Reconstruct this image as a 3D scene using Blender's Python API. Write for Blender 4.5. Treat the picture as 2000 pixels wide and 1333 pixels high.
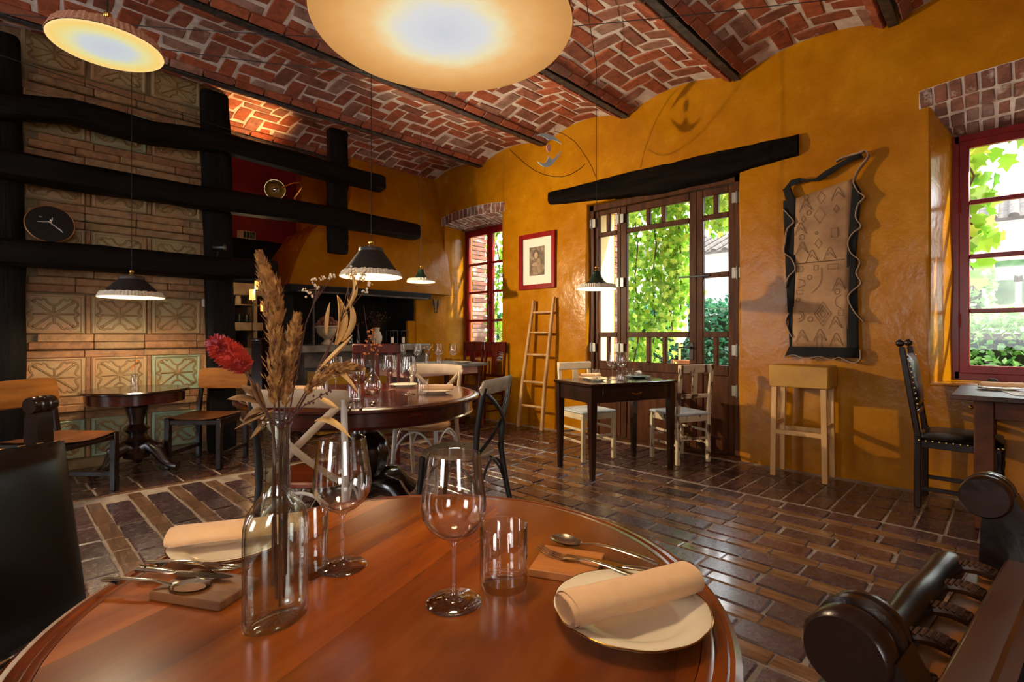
import bpy, bmesh, math, random
import numpy as np
from mathutils import Vector, Matrix, Euler, noise
for o in list(bpy.data.objects): bpy.data.objects.remove(o)
S = bpy.context.scene
COL = S.collection
PI = math.pi
R = math.radians
random.seed(7)

# ------------------------------------------------------------------ camera
cam_d = bpy.data.cameras.new('camera'); cam = bpy.data.objects.new('camera', cam_d); COL.objects.link(cam)
cam_d.sensor_fit = 'HORIZONTAL'; cam_d.sensor_width = 36; cam_d.lens = 18.0
cam_d.shift_y = -0.00575; cam_d.clip_start = 0.02; cam_d.clip_end = 200
cam.location = (0, 0, 1.14); cam.rotation_euler = (R(90), 0, R(-45.57))
S.camera = cam
# ------------------------------------------------------------------ world, sun, fill lights, exposure
w = bpy.data.worlds.new('sky'); S.world = w; w.use_nodes = True
nt = w.node_tree; bg = nt.nodes['Background']
bg.inputs[0].default_value = (0.93, 0.97, 1.0, 1); bg.inputs[1].default_value = 7.5
sd = bpy.data.lights.new('sun', 'SUN'); so = bpy.data.objects.new('sun', sd); COL.objects.link(so)
sd.energy = 12.; sd.angle = R(1.0); sd.color = (1, .95, .85)
so.rotation_euler = Vector((-.30, .8, -.70)).to_track_quat('-Z', 'Y').to_euler()
S.view_settings.view_transform = 'Standard'; S.view_settings.look = 'None'
S.view_settings.gamma = 1.0; S.view_settings.use_curve_mapping = False
S.view_settings.exposure = 0.18
S.cycles.transparent_max_bounces = 32
def area(name, loc, rot, sx, sy, power, col):
    d = bpy.data.lights.new(name, 'AREA'); d.shape = 'RECTANGLE'; d.size = sx; d.size_y = sy
    d.energy = power; d.color = col
    o = bpy.data.objects.new(name, d); COL.objects.link(o); o.location = loc; o.rotation_euler = rot
    return o
# warm fill lights added in the camera-side window openings to brighten the room
DAY = (.90, .96, 1.0)



area('fill_camera_side', (-3.1, .3, 1.75), (0, R(-90), 0), 1.4, 1.0, 24, (1, .86, .68))
area('fill_camera_side', (-.8, -3.1, 1.75), (R(90), 0, 0), 1.0, 1.4, 24, (1, .86, .68))

# ------------------------------------------------------------------ helpers
def lin(c):
    if isinstance(c, str):
        c = c.lstrip('#'); c = [int(c[i:i+2], 16)/255 for i in (0, 2, 4)]
        c = [x/12.92 if x <= .04045 else ((x+.055)/1.055)**2.4 for x in c]
    return (c[0], c[1], c[2], 1)

class MB:
    def __init__(s): s.v = []; s.f = []
    def add(s, vs, fs, M=None):
        n = len(s.v)
        if M is None: s.v += [tuple(p) for p in vs]
        else: s.v += [tuple(M @ Vector(p)) for p in vs]
        s.f += [tuple(i+n for i in f) for f in fs]
        return s
    def box(s, c, d, b=0., M=None, rz=0.):
        hx, hy, hz = d[0]/2, d[1]/2, d[2]/2
        T = Matrix.Translation(c) @ Matrix.Rotation(rz, 4, 'Z')
        if M is not None: T = M @ T
        if b <= 0:
            vs = [(x*hx, y*hy, z*hz) for z in (-1, 1) for y in (-1, 1) for x in (-1, 1)]
            return s.add(vs, [(0,2,3,1),(4,5,7,6),(0,1,5,4),(2,6,7,3),(0,4,6,2),(1,3,7,5)], T)
        b = min(b, .49*min(d)); vs = []; idx = {}
        for sx in (-1, 1):
            for sy in (-1, 1):
                for sz in (-1, 1):
                    for a in range(3):
                        p = [sx*(hx-b), sy*(hy-b), sz*(hz-b)]
                        p[a] = (sx*hx, sy*hy, sz*hz)[a]
                        idx[(sx, sy, sz, a)] = len(vs); vs.append(p)
        fs = []
        def quad(l): fs.append(tuple(idx[k] for k in l))
        for a in range(3):
            o = [k for k in range(3) if k != a]
            for sg in (-1, 1):
                l = []
                for (p, q) in ((-1,-1),(1,-1),(1,1),(-1,1)):
                    k = [0,0,0]; k[a] = sg; k[o[0]] = p; k[o[1]] = q; l.append((*k, a))
                flip = (sg > 0) == (a == 1)
                quad(l[::-1] if flip else l)
        for a in range(3):           # edges along axis a
            o = [k for k in range(3) if k != a]
            for p in (-1, 1):
                for q in (-1, 1):
                    def K(t, f):
                        k = [0,0,0]; k[a] = t; k[o[0]] = p; k[o[1]] = q; return (*k, f)
                    quad([K(-1,o[0]), K(1,o[0]), K(1,o[1]), K(-1,o[1])])
        for sx in (-1, 1):
            for sy in (-1, 1):
                for sz in (-1, 1): quad([(sx,sy,sz,0),(sx,sy,sz,1),(sx,sy,sz,2)])
        return s.add(vs, fs, T)
    def bar(s, a, b, w, h, bv=.004, up=(0,0,1)):
        a = Vector(a); b = Vector(b); y = (b-a); L = y.length; y.normalize()
        x = y.cross(Vector(up))
        if x.length < 1e-4: x = y.cross(Vector((1,0,0)))
        x.normalize(); z = x.cross(y)
        M = Matrix((( x.x,y.x,z.x,(a.x+b.x)/2),(x.y,y.y,z.y,(a.y+b.y)/2),(x.z,y.z,z.z,(a.z+b.z)/2),(0,0,0,1)))
        return s.box((0,0,0), (w, L, h), bv, M)
    def tube(s, pts, r, n=8, caps=True, closed=False, sx=1., up=None):
        P = [Vector(p) for p in pts]; m = len(P)
        rr = r if isinstance(r, (list, tuple)) else [r]*m
        base = len(s.v); nrm = None
        for i in range(m):
            if closed: t = P[(i+1) % m]-P[i-1]
            else: t = P[min(i+1, m-1)]-P[max(i-1, 0)]
            if t.length < 1e-9: t = Vector((0,0,1))
            t.normalize()
            if nrm is None:
                ref = Vector(up) if up is not None else (Vector((0,0,1)) if abs(t.z) < .9 else Vector((1,0,0)))
                nrm = (ref - t*ref.dot(t)).normalized()
            else:
                nrm = nrm - t*nrm.dot(t)
                nrm = nrm.normalized() if nrm.length > 1e-6 else t.orthogonal().normalized()
            bi = t.cross(nrm)
            for k in range(n):
                a = 2*PI*k/n
                s.v.append(tuple(P[i] + (nrm*math.cos(a)*sx + bi*math.sin(a))*rr[i]))
        for i in range(m if closed else m-1):
            for k in range(n):
                a0 = base+i*n+k; a1 = base+i*n+(k+1) % n
                j = (i+1) % m
                s.f.append((a0, a1, base+j*n+(k+1) % n, base+j*n+k))
        if caps and not closed:
            s.f.append(tuple(base+k for k in range(n))[::-1]); s.f.append(tuple(base+(m-1)*n+k for k in range(n)))
        return s
    def lathe(s, prof, n=24, c=(0,0,0), M=None, mod=None, ex=1., ey=1.):
        vs = []; fs = []; m = len(prof); ring = []
        for (r, z) in prof:
            if r < 2e-5: ring.append((len(vs), True)); vs.append((c[0], c[1], c[2]+z)); continue
            ring.append((len(vs), False))
            for k in range(n):
                a = 2*PI*k/n; q = r*(mod(a, r, z) if mod else 1.)
                vs.append((c[0]+q*math.cos(a)*ex, c[1]+q*math.sin(a)*ey, c[2]+z))
        for i in range(m-1):
            (a, pa), (b, pb) = ring[i], ring[i+1]
            if pa and pb: continue
            for k in range(n):
                k1 = (k+1) % n
                if pa: fs.append((a, b+k1, b+k))
                elif pb: fs.append((a+k, a+k1, b))
                else: fs.append((a+k, a+k1, b+k1, b+k))
        if not ring[0][1] and not (abs(prof[0][0]-prof[-1][0]) < 1e-7): fs.append(tuple(ring[0][0]+k for k in range(n))[::-1])
        if not ring[-1][1] and not (abs(prof[0][0]-prof[-1][0]) < 1e-7): fs.append(tuple(ring[-1][0]+k for k in range(n)))
        return s.add(vs, fs, M)
    def prism(s, poly, z0, z1, M=None):
        n = len(poly)
        vs = [(x, y, z0) for x, y in poly]+[(x, y, z1) for x, y in poly]
        fs = [tuple(range(n))[::-1], tuple(range(n, 2*n))]+[(i, (i+1) % n, n+(i+1) % n, n+i) for i in range(n)]
        return s.add(vs, fs, M)
    def strip(s, A, B):                       # quad strip between two polylines
        n = len(A); b = len(s.v)
        s.v += [tuple(p) for p in A]+[tuple(p) for p in B]
        s.f += [(b+i, b+i+1, b+n+i+1, b+n+i) for i in range(n-1)]
        return s
    def grid(s, fn, nu, nv, closeu=False):
        b = len(s.v)
        for j in range(nv+1):
            for i in range(nu+(0 if closeu else 1)): s.v.append(tuple(fn(i/nu, j/nv)))
        W = nu if closeu else nu+1
        for j in range(nv):
            for i in range(nu):
                s.f.append((b+j*W+i, b+j*W+(i+1) % W, b+(j+1)*W+(i+1) % W, b+(j+1)*W+i))
        return s
    def sphere(s, c, r, n=8, m=6, sc=(1,1,1)):
        return s.lathe([(max(r*math.sin(PI*i/m), 1e-7), -r*math.cos(PI*i/m)) for i in range(m+1)], n, M=Matrix.Translation(c) @ Matrix.Diagonal((*sc, 1)))
    def mesh(s, name, mat=None, smooth=38, weld=False):
        me = bpy.data.meshes.new(name); me.from_pydata(s.v, [], s.f)
        bm = bmesh.new(); bm.from_mesh(me)
        if weld: bmesh.ops.remove_doubles(bm, verts=bm.verts, dist=1e-5)
        bmesh.ops.recalc_face_normals(bm, faces=bm.faces)
        bm.to_mesh(me); bm.free()
        if smooth:
            me.polygons.foreach_set('use_smooth', [True]*len(me.polygons))
            me.set_sharp_from_angle(angle=R(smooth))
        if mat is not None: me.materials.append(mat)
        return me
    def build(s, name, mat, parent=None, smooth=38, weld=False, kind=None, label=None):
        return link(name, s.mesh(name, mat, smooth, weld), parent, kind, label)

def link(name, me, parent=None, kind=None, label=None):
    o = bpy.data.objects.new(name, me); COL.objects.link(o)
    if parent is not None: o.parent = parent
    if kind: o['kind'] = kind
    if label: o['label'] = label
    return o
def tag(o, label, cat, group=None, kind=None):
    o['label'] = label; o['category'] = cat
    if group: o['group'] = group
    if kind: o['kind'] = kind
    return o
def thing(name, label, cat, loc=(0,0,0), rz=0., group=None):
    o = bpy.data.objects.new(name, None); COL.objects.link(o); o.empty_display_size = .05
    o.location = loc; o.rotation_euler = (0, 0, rz)
    return tag(o, label, cat, group)
def struct(o, label=None):
    o['kind'] = 'structure'
    if label: o['label'] = label
    return o
def dup(root, loc, rz=0., label=None, group=None):
    def cp(o, par):
        c = o.copy(); COL.objects.link(c)
        if par is not None: c.parent = par
        for ch in kids.get(o.name, []): cp(ch, c)
        return c
    kids = {}
    for o in bpy.data.objects:
        if o.parent is not None: kids.setdefault(o.parent.name, []).append(o)
    c = cp(root, None); c.location = loc; c.rotation_euler = (root.rotation_euler.x, root.rotation_euler.y, rz)
    if label: c['label'] = label
    if group: c['group'] = group
    return c
def fwd(o, d):                                 # yaw that turns local +Y towards direction d
    return math.atan2(-d[0], d[1])

# ------------------------------------------------------------------ materials
def mk(name):
    m = bpy.data.materials.new(name); m.use_nodes = True
    n = m.node_tree.nodes; l = m.node_tree.links
    return m, n, l, n['Principled BSDF']
def coords(n, l, rnd=True, scale=(1,1,1), rot=(0,0,0)):
    tc = n.new('ShaderNodeTexCoord'); mp = n.new('ShaderNodeMapping')
    mp.inputs['Scale'].default_value = scale; mp.inputs['Rotation'].default_value = rot
    if rnd:
        oi = n.new('ShaderNodeObjectInfo'); mu = n.new('ShaderNodeMath'); mu.operation = 'MULTIPLY'; mu.inputs[1].default_value = 37.
        ad = n.new('ShaderNodeVectorMath'); ad.operation = 'ADD'
        l.new(oi.outputs['Random'], mu.inputs[0]); l.new(tc.outputs['Object'], ad.inputs[0]); l.new(mu.outputs[0], ad.inputs[1])
        l.new(ad.outputs[0], mp.inputs[0])
    else: l.new(tc.outputs['Object'], mp.inputs[0])
    return mp.outputs[0]
def noise_n(n, l, vec, sc, det=4, rough=.55):
    t = n.new('ShaderNodeTexNoise'); t.inputs['Scale'].default_value = sc; t.inputs['Detail'].default_value = det
    t.inputs['Roughness'].default_value = rough; l.new(vec, t.inputs['Vector']); return t.outputs[0]
def ramp(n, l, fac, stops):
    r = n.new('ShaderNodeValToRGB'); e = r.color_ramp.elements
    while len(e) < len(stops): e.new(.5)
    for k, (p, c) in enumerate(stops): e[k].position = p; e[k].color = lin(c)
    l.new(fac, r.inputs[0]); return r.outputs[0]
def mixc(n, l, fac, a, b, mode='MIX'):
    m = n.new('ShaderNodeMix'); m.data_type = 'RGBA'; m.blend_type = mode
    if isinstance(fac, (int, float)): m.inputs[0].default_value = fac
    else: l.new(fac, m.inputs[0])
    for k, q in ((6, a), (7, b)):
        if isinstance(q, (str, tuple, list)): m.inputs[k].default_value = lin(q)
        else: l.new(q, m.inputs[k])
    return m.outputs[2]
def bump(n, l, b, h, dist, strength=1.):
    k = n.new('ShaderNodeBump'); k.inputs['Strength'].default_value = strength; k.inputs['Distance'].default_value = dist
    l.new(h, k.inputs['Height']); l.new(k.outputs[0], b.inputs['Normal'])
def mat(name, c1, c2=None, rough=.5, metal=0., sc=6., stretch=(1,1,1), bmp=0., bsc=None, coat=0., contrast=(.35,.65), rnd=True, spec=.5, rrange=0., rot=(0,0,0), sheen=0.):
    m, n, l, b = mk(name)
    v = coords(n, l, rnd, stretch, rot)
    b.inputs['Roughness'].default_value = rough; b.inputs['Metallic'].default_value = metal
    b.inputs['Specular IOR Level'].default_value = spec
    if coat: b.inputs['Coat Weight'].default_value = coat; b.inputs['Coat Roughness'].default_value = .12
    if sheen: b.inputs['Sheen Weight'].default_value = sheen
    f = noise_n(n, l, v, sc)
    if c2: l.new(ramp(n, l, f, [(contrast[0], c1), (contrast[1], c2)]), b.inputs['Base Color'])
    else: b.inputs['Base Color'].default_value = lin(c1)
    if bmp or rrange:
        g = noise_n(n, l, v, bsc or sc*3, 6, .6)
        if bmp: bump(n, l, b, g, bmp)
        if rrange:
            mr = n.new('ShaderNodeMapRange'); mr.inputs[3].default_value = max(.02, rough-rrange); mr.inputs[4].default_value = rough+rrange
            mr.inputs[1].default_value = .35; mr.inputs[2].default_value = .65
            l.new(g, mr.inputs[0]); l.new(mr.outputs[0], b.inputs['Roughness'])
    return m
def brickmat(name, stops, rough=.7, bmp=.004, coat=0., speck='#b9a79b', speckamt=.62, sc=14, spec=.5, rr=0):
    m, n, l, b = mk(name)
    v = coords(n, l, True)
    oi = n.new('ShaderNodeObjectInfo'); ge = n.new('ShaderNodeNewGeometry'); ad = n.new('ShaderNodeMath'); fr = n.new('ShaderNodeMath'); fr.operation = 'FRACT'
    l.new(oi.outputs['Random'], ad.inputs[0]); l.new(ge.outputs['Random Per Island'], ad.inputs[1]); l.new(ad.outputs[0], fr.inputs[0])
    base = ramp(n, l, fr.outputs[0], stops)
    f = noise_n(n, l, v, sc, 6, .7)
    dark = mixc(n, l, ramp(n, l, f, [(.3, '#6a6a6a'), (.7, '#ffffff')]), '#000000', base)
    base = mixc(n, l, .75, base, dark)
    g = noise_n(n, l, v, 5, 5, .7)
    sp = n.new('ShaderNodeMapRange'); sp.inputs[1].default_value = speckamt; sp.inputs[2].default_value = speckamt+.12; l.new(g, sp.inputs[0])
    l.new(mixc(n, l, sp.outputs[0], base, speck), b.inputs['Base Color'])
    b.inputs['Roughness'].default_value = rough; b.inputs['Specular IOR Level'].default_value = spec
    if rr:
        mr = n.new('ShaderNodeMapRange'); mr.inputs[1].default_value = .3; mr.inputs[2].default_value = .7
        mr.inputs[3].default_value = rough-rr; mr.inputs[4].default_value = rough+rr; l.new(f, mr.inputs[0]); l.new(mr.outputs[0], b.inputs['Roughness'])
    if coat: b.inputs['Coat Weight'].default_value = coat; b.inputs['Coat Roughness'].default_value = .2
    bump(n, l, b, noise_n(n, l, v, 45, 6, .65), bmp)
    return m
def emit(name, col, strength):
    m, n, l, b = mk(name)
    b.inputs['Base Color'].default_value = lin(col); b.inputs['Emission Color'].default_value = lin(col); b.inputs['Emission Strength'].default_value = strength
    return m
def thin(name, tint, edge, k0=.03, k1=.75, rough=.012, ex=4.5):
    """thin-walled glass: clear straight through, mirror-like and a little darker towards grazing angles"""
    m, n, l, b = mk(name); n.remove(b)
    tr = n.new('ShaderNodeBsdfTransparent'); gl = n.new('ShaderNodeBsdfGlossy'); gl.inputs['Roughness'].default_value = rough
    lw = n.new('ShaderNodeLayerWeight'); lw.inputs[0].default_value = .5
    l.new(ramp(n, l, lw.outputs['Facing'], [(.58, tint), (.98, edge)]), tr.inputs[0])
    pw = n.new('ShaderNodeMath'); pw.operation = 'POWER'; pw.inputs[1].default_value = ex; l.new(lw.outputs['Facing'], pw.inputs[0])
    ma = n.new('ShaderNodeMath'); ma.operation = 'MULTIPLY_ADD'; ma.inputs[1].default_value = k1; ma.inputs[2].default_value = k0; l.new(pw.outputs[0], ma.inputs[0])
    mx = n.new('ShaderNodeMixShader')
    l.new(ma.outputs[0], mx.inputs[0]); l.new(tr.outputs[0], mx.inputs[1]); l.new(gl.outputs[0], mx.inputs[2])
    l.new(mx.outputs[0], n['Material Output'].inputs[0]); return m
def glass(name, tint='#ffffff', rough=.0): return thin(name, tint, '#84847f', .085, .9, .01+rough, 2.8)
def pane(name): return thin(name, '#ffffff', '#e8f0ec', .02, .6)

M = {}
def yellow():
    m, n, l, b = mk('ochre_varnished_plaster')
    v = coords(n, l, False)
    f = noise_n(n, l, v, 1.3, 5, .6); g = noise_n(n, l, v, 6, 6, .65)
    a = ramp(n, l, f, [(.3, '#9a5c04'), (.5, '#a86a04'), (.72, '#b37808')])
    k = ramp(n, l, g, [(.3, '#dcd6cc'), (.6, '#ffffff')])
    l.new(mixc(n, l, .6, a, k, 'MULTIPLY'), b.inputs['Base Color'])
    b.inputs['Specular IOR Level'].default_value = .28
    mr = n.new('ShaderNodeMapRange'); mr.inputs[1].default_value = .3; mr.inputs[2].default_value = .7; mr.inputs[3].default_value = .16; mr.inputs[4].default_value = .3
    l.new(g, mr.inputs[0]); l.new(mr.outputs[0], b.inputs['Roughness'])
    h = noise_n(n, l, v, 4.5, 4, .5); ad = n.new('ShaderNodeMath'); ad.operation = 'MULTIPLY_ADD'
    ad.inputs[1].default_value = .25; l.new(noise_n(n, l, v, 22, 5, .6), ad.inputs[0]); l.new(h, ad.inputs[2])
    bump(n, l, b, ad.outputs[0], .012, .7)
    return m
M['yellow'] = yellow()
M['mortar_c'] = mat('lime_mortar', '#b8a69c', '#d8ccc2', rough=.9, sc=9, bmp=.006, bsc=40)
M['mortar_f'] = mat('floor_grout', '#84766a', '#ac9e8e', rough=.7, sc=12, bmp=.003, bsc=60)
M['vault_brick'] = brickmat('vault_brick', [(0,'#9c482a'),(.25,'#ac5634'),(.5,'#b65e38'),(.68,'#8c4e38'),(.82,'#a06a56'),(.93,'#ac8474'),(1,'#9c4c2e')], rough=.75, speck='#a8968c', speckamt=.64)
M['girder'] = mat('painted_iron_girder', '#2a2523', '#5a4c44', rough=.55, sc=18, bmp=.004, contrast=(.45,.75))
M['floor_brick'] = brickmat('worn_floor_brick', [(0,'#4a3236'),(.3,'#583e42'),(.55,'#62464a'),(.75,'#4c363a'),(.9,'#6a443e'),(1,'#402e32')], rough=.25, bmp=.0022, speck='#8a7a72', speckamt=.68, sc=26, rr=.10, coat=.6)
M['floor_wood'] = mat('worn_floor_wood_block', '#573b28', '#8c684a', rough=.20, sc=5, stretch=(9,1,9), bmp=.0008, bsc=20, rrange=.06, coat=.7)
M['floor_tile'] = brickmat('terracotta_floor_tile', [(0,'#3f2722'),(.4,'#54342b'),(.7,'#4a2d27'),(1,'#603e30')], rough=.26, bmp=.0015, speck='#806a5c', speckamt=.68, sc=18, rr=.1, coat=.3)
M['red'] = mat('dark_red_plaster', '#7a0d08', '#961410', rough=.4, sc=2, bmp=.006, bsc=9)
M['dark_timber'] = mat('black_stained_timber', '#050302', '#120a06', spec=.12, rough=.6, sc=5, stretch=(.35,3,3), bmp=.01, bsc=9)
M['dark_timber_v'] = mat('black_stained_post_timber', '#050404', '#15100d', spec=.12, rough=.65, sc=5, stretch=(3,3,.35), bmp=.01, bsc=9)
M['tile'] = mat('pale_glazed_stove_tile', '#aa8058', '#a08e66', rough=.45, sc=3.2, bmp=.004, bsc=30, contrast=(.38,.62))
M['tile_green'] = mat('green_glazed_stove_tile', '#9a8c62', '#90a288', rough=.4, sc=3.2, bmp=.004, bsc=30, contrast=(.35,.6))
M['band_brick'] = brickmat('stove_moulding_brick', [(0,'#a06c42'),(.4,'#b07c4e'),(.7,'#a58258'),(1,'#bc8c5c')], rough=.6, speck='#b09a72', speckamt=.6)
M['tile_mortar'] = mat('stove_wall_render', '#6e573a', '#8d7550', rough=.7, sc=6, bmp=.005)
M['arch_brick'] = brickmat('window_arch_brick', [(0,'#8a4f3c'),(.3,'#99604c'),(.6,'#77493c'),(.8,'#a88272'),(1,'#8a6a60')], rough=.8, speck='#c2b2a8', speckamt=.55)
M['redframe'] = mat('dark_red_gloss_paint', '#74090a', '#88100e', spec=.3, rough=.3, sc=4, stretch=(3,3,.6))
M['doorwood'] = mat('brown_stained_door_wood', '#361b0c', '#522e18', spec=.12, rough=.42, sc=6, stretch=(3,3,.5), bmp=.002)
M['pane'] = pane('window_pane_glass')
M['steel'] = mat('plain_steel', '#b8b4ac', rough=.3, metal=1.)
M['stainless'] = mat('polished_cutlery_steel', '#c9bfae', rough=.16, metal=1.)
M['chrome'] = mat('chrome', '#d8d0c4', rough=.06, metal=1.)
M['brass'] = mat('brass', '#c9a050', rough=.22, metal=1.)
M['black_metal'] = mat('black_metal', '#0c0c0d', rough=.4)
M['glass'] = glass('clear_glass')
M['glass_thin'] = glass('clear_bottle_glass', '#f4f8f6')
# ================================================================== the room
XW = 4.80
YB = 5.72
CAMP = Vector((0, 0, 1.14)); FW = Vector((.714, .700, 0)); RT = Vector((.700, -.714, 0))
def in_frame(p, m=60):
    d = Vector(p)-CAMP; f = d.dot(FW)
    if f < .3: return None
    px = 1000+1000*d.dot(RT)/f; py = 655-1000*d.z/f
    return f if (-m < px < 2000+m and -m < py < 1333+m) else None
def scatter(pieces, parent, name, mt, limit=300):
    """pieces = (mesh, matrix, size); the nearest in view become objects of their own, the rest one joined part"""
    seen = []; rest = []
    for p in pieces:
        d = in_frame(p[1].translation)
        (seen if d else rest).append((d or 0, p))
    seen.sort(key=lambda q: q[0])
    rest += seen[limit:]
    for d, (me, Mx) in seen[:limit]:
        o = link(name, me, parent); o.matrix_local = Mx
    if rest:
        j = MB()
        for d, (me, Mx) in rest:
            j.add([v.co for v in me.vertices], [tuple(f.vertices) for f in me.polygons], Mx)
        j.build(name+'_field', mt, parent, smooth=0, kind='stuff')
def brick_variants(dx, dy, dz, mt, n=4, b=.006, jit=.006, name='brick'):
    out = []
    for k in range(n):
        mb = MB().box((0,0,0), (dx, dy, dz), b)
        rs = random.Random(k*13+int(dx*1000))
        cj = {(a, c): (rs.uniform(-jit, jit), rs.uniform(-jit, jit)) for a in (-1,1) for c in (-1,1)}
        mb.v = [(x+cj[(1 if x > 0 else -1, 1 if y > 0 else -1)][0], y+cj[(1 if x > 0 else -1, 1 if y > 0 else -1)][1], z) for x, y, z in mb.v]
        out.append(mb.mesh(name, mt, smooth=0))
    return out

# ---- floor: rows of brick and wood block, bordered by tiles along the walls
fl = struct(MB().box((.8, 3.2, -.059), (8.2, 13.2, .1)).build('floor', M['mortar_f'], smooth=0), 'worn floor of brick rows and wood blocks')
rnd = random.Random(3)
bv = brick_variants(.138, .258, .03, M['floor_brick'], 6, .007, .005)
wv = [brick_variants(.082, L, .03, M['floor_wood'], 3, .004, .003, 'wood_block') for L in (.16, .22, .30)]
pb = []; pw = []
x = 3.80; i = 0
while x > -2.6:
    y = -3.0+rnd.random()*.27
    while y < 4.36:
        pb.append((rnd.choice(bv), Matrix.Translation((x-.07+rnd.uniform(-.003,.003), y+.13, -.016+rnd.uniform(-.003,.002))) @ Matrix.Rotation(rnd.uniform(-.015,.015), 4, 'Z')))
        y += .27
    y = -3.0-rnd.random()*.4
    while y < 4.44:
        k = rnd.randrange(3); L = (.16,.22,.30)[k]
        if y+L > 4.61: k = 0; L = .16
        pw.append((rnd.choice(wv[k]), Matrix.Translation((x-.188, y+L/2, -.017+rnd.uniform(-.002,.001))) @ Matrix.Rotation(rnd.uniform(-.01,.01), 4, 'Z')))
        y += L+.006
    x -= .24
scatter(pb, fl, 'brick', M['floor_brick'], 300)
scatter(pw, fl, 'wood_block', M['floor_wood'], 300)
stp = MB().box((0,0,0), (.5,.022,.03), .003).mesh('border_strip', M['floor_wood'], 0)
for k in range(14): o = link('border_strip', stp, fl); o.location = (-2.6+.505*k+.25, 4.615, -.0145)
tv = brick_variants(.272, .134, .03, M['floor_tile'], 4, .005, .004, 'floor_tile')
sv = brick_variants(.252, .252, .03, M['floor_tile'], 4, .005, .004, 'floor_tile')
pt = []
y = -3.0
while y < 6.4:
    for k in range(3):
        pt.append((rnd.choice(tv), Matrix.Translation((3.98+k*.284, y, -.018+rnd.uniform(-.002,.002)))))
    y += .146
y = 4.62
while y < 8.9:
    xx = -2.6+rnd.random()*.1
    while xx < 3.75:
        pt.append((rnd.choice(sv), Matrix.Translation((xx, y+.13, -.018+rnd.uniform(-.002,.002)))))
        xx += .266
    y += .266
scatter(pt, fl, 'floor_tile', M['floor_tile'], 300)

# ---- ceiling: jack vaults of herringbone brick between iron girders
ZC = 3.48; PITCH = 1.165; Y0 = .65; RISE = .105
beamsY = [Y0+PITCH*k for k in range(-3, 7)]
def vz(t): return ZC+.035+RISE*(1-(2*t-1)**2)
cmb = MB()
for k in range(len(beamsY)-1):
    a, b_ = beamsY[k]+.05, beamsY[k+1]-.05
    cmb.grid(lambda u, v: (-3.4+8.4*u, a+(b_-a)*v, vz(v)+.002), 4, 12)
ce = struct(cmb.build('ceiling', M['mortar_c']), 'vaulted brick ceiling between dark iron girders')
MB().box((.9, 3.3, 4.0), (9.2, 13.8, .3)).build('light_block_slab', M['mortar_c'], ce, smooth=0)  # unseen slab added over the vaults to block outside light
for yb in beamsY:
    g = MB(); 
    g.box((.8, yb, ZC+.006), (8.2, .066, .014), .003); g.box((.8, yb, ZC+.10), (8.2, .02, .18))
    g.build('girder', M['girder'], ce)
vb = brick_variants(.284, .132, .035, M['vault_brick'], 8, .009, .013)
hbv = brick_variants(.132, .132, .035, M['vault_brick'], 4, .009, .012)
sk = brick_variants(.25, .075, .04, M['vault_brick'], 4, .005, .004)
pc = []; ps = []
W = .152
for k in range(len(beamsY)-1):
    a = beamsY[k]; n = 7; s0 = a+(PITCH-n*W)/2
    def place(cx, cy, vert, lst=vb):
        t = (cy-a-.05)/(PITCH-.10); t = min(max(t, 0), 1)
        z = vz(t); sl = math.atan2(-4*RISE*(2*t-1), PITCH-.1)
        pc.append((rnd.choice(lst), Matrix.Translation((cx+rnd.uniform(-.006,.006), cy, z+.012+rnd.uniform(-.006,.004))) @ Matrix.Rotation(sl, 4, 'X') @ Matrix.Rotation((PI/2 if vert else 0)+rnd.uniform(-.06,.06), 4, 'Z')))
    for ix in range(-26, 60):
        X_ = -1.6+ix*W
        if not (-1.5 < X_ < 4.75): continue
        for iy in range(n):
            q = (ix-iy) % 4
            cy = s0+(iy+.5)*W
            if q == 0 and X_+2*W < 4.86: place(X_+W, cy, False)
            elif q == 3:
                if iy+1 < n: place(X_+W/2, cy+W/2, True)
                else: place(X_+W/2, cy, False, hbv)
            elif q == 2 and iy == 0: place(X_+W/2, cy, False, hbv)
        # half bricks at the rim of the vault are left as mortar
    for ix in range(24):
        X_ = -1.4+ix*.262
        for sgn, yy in ((1, beamsY[k]+.082), (-1, beamsY[k+1]-.082)):
            ps.append((rnd.choice(sk), Matrix.Translation((X_+(.06 if sgn > 0 else 0), yy, ZC+.04)) @ Matrix.Rotation(sgn*.55, 4, 'X')))
vis = [p for p in pc if p[1].translation.x+p[1].translation.y > 2.6]
scatter(vis, ce, 'brick', M['vault_brick'], 300)
scatter([p for p in ps if p[1].translation.x+p[1].translation.y > 2.6], ce, 'edge_brick', M['vault_brick'], 150)

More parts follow.
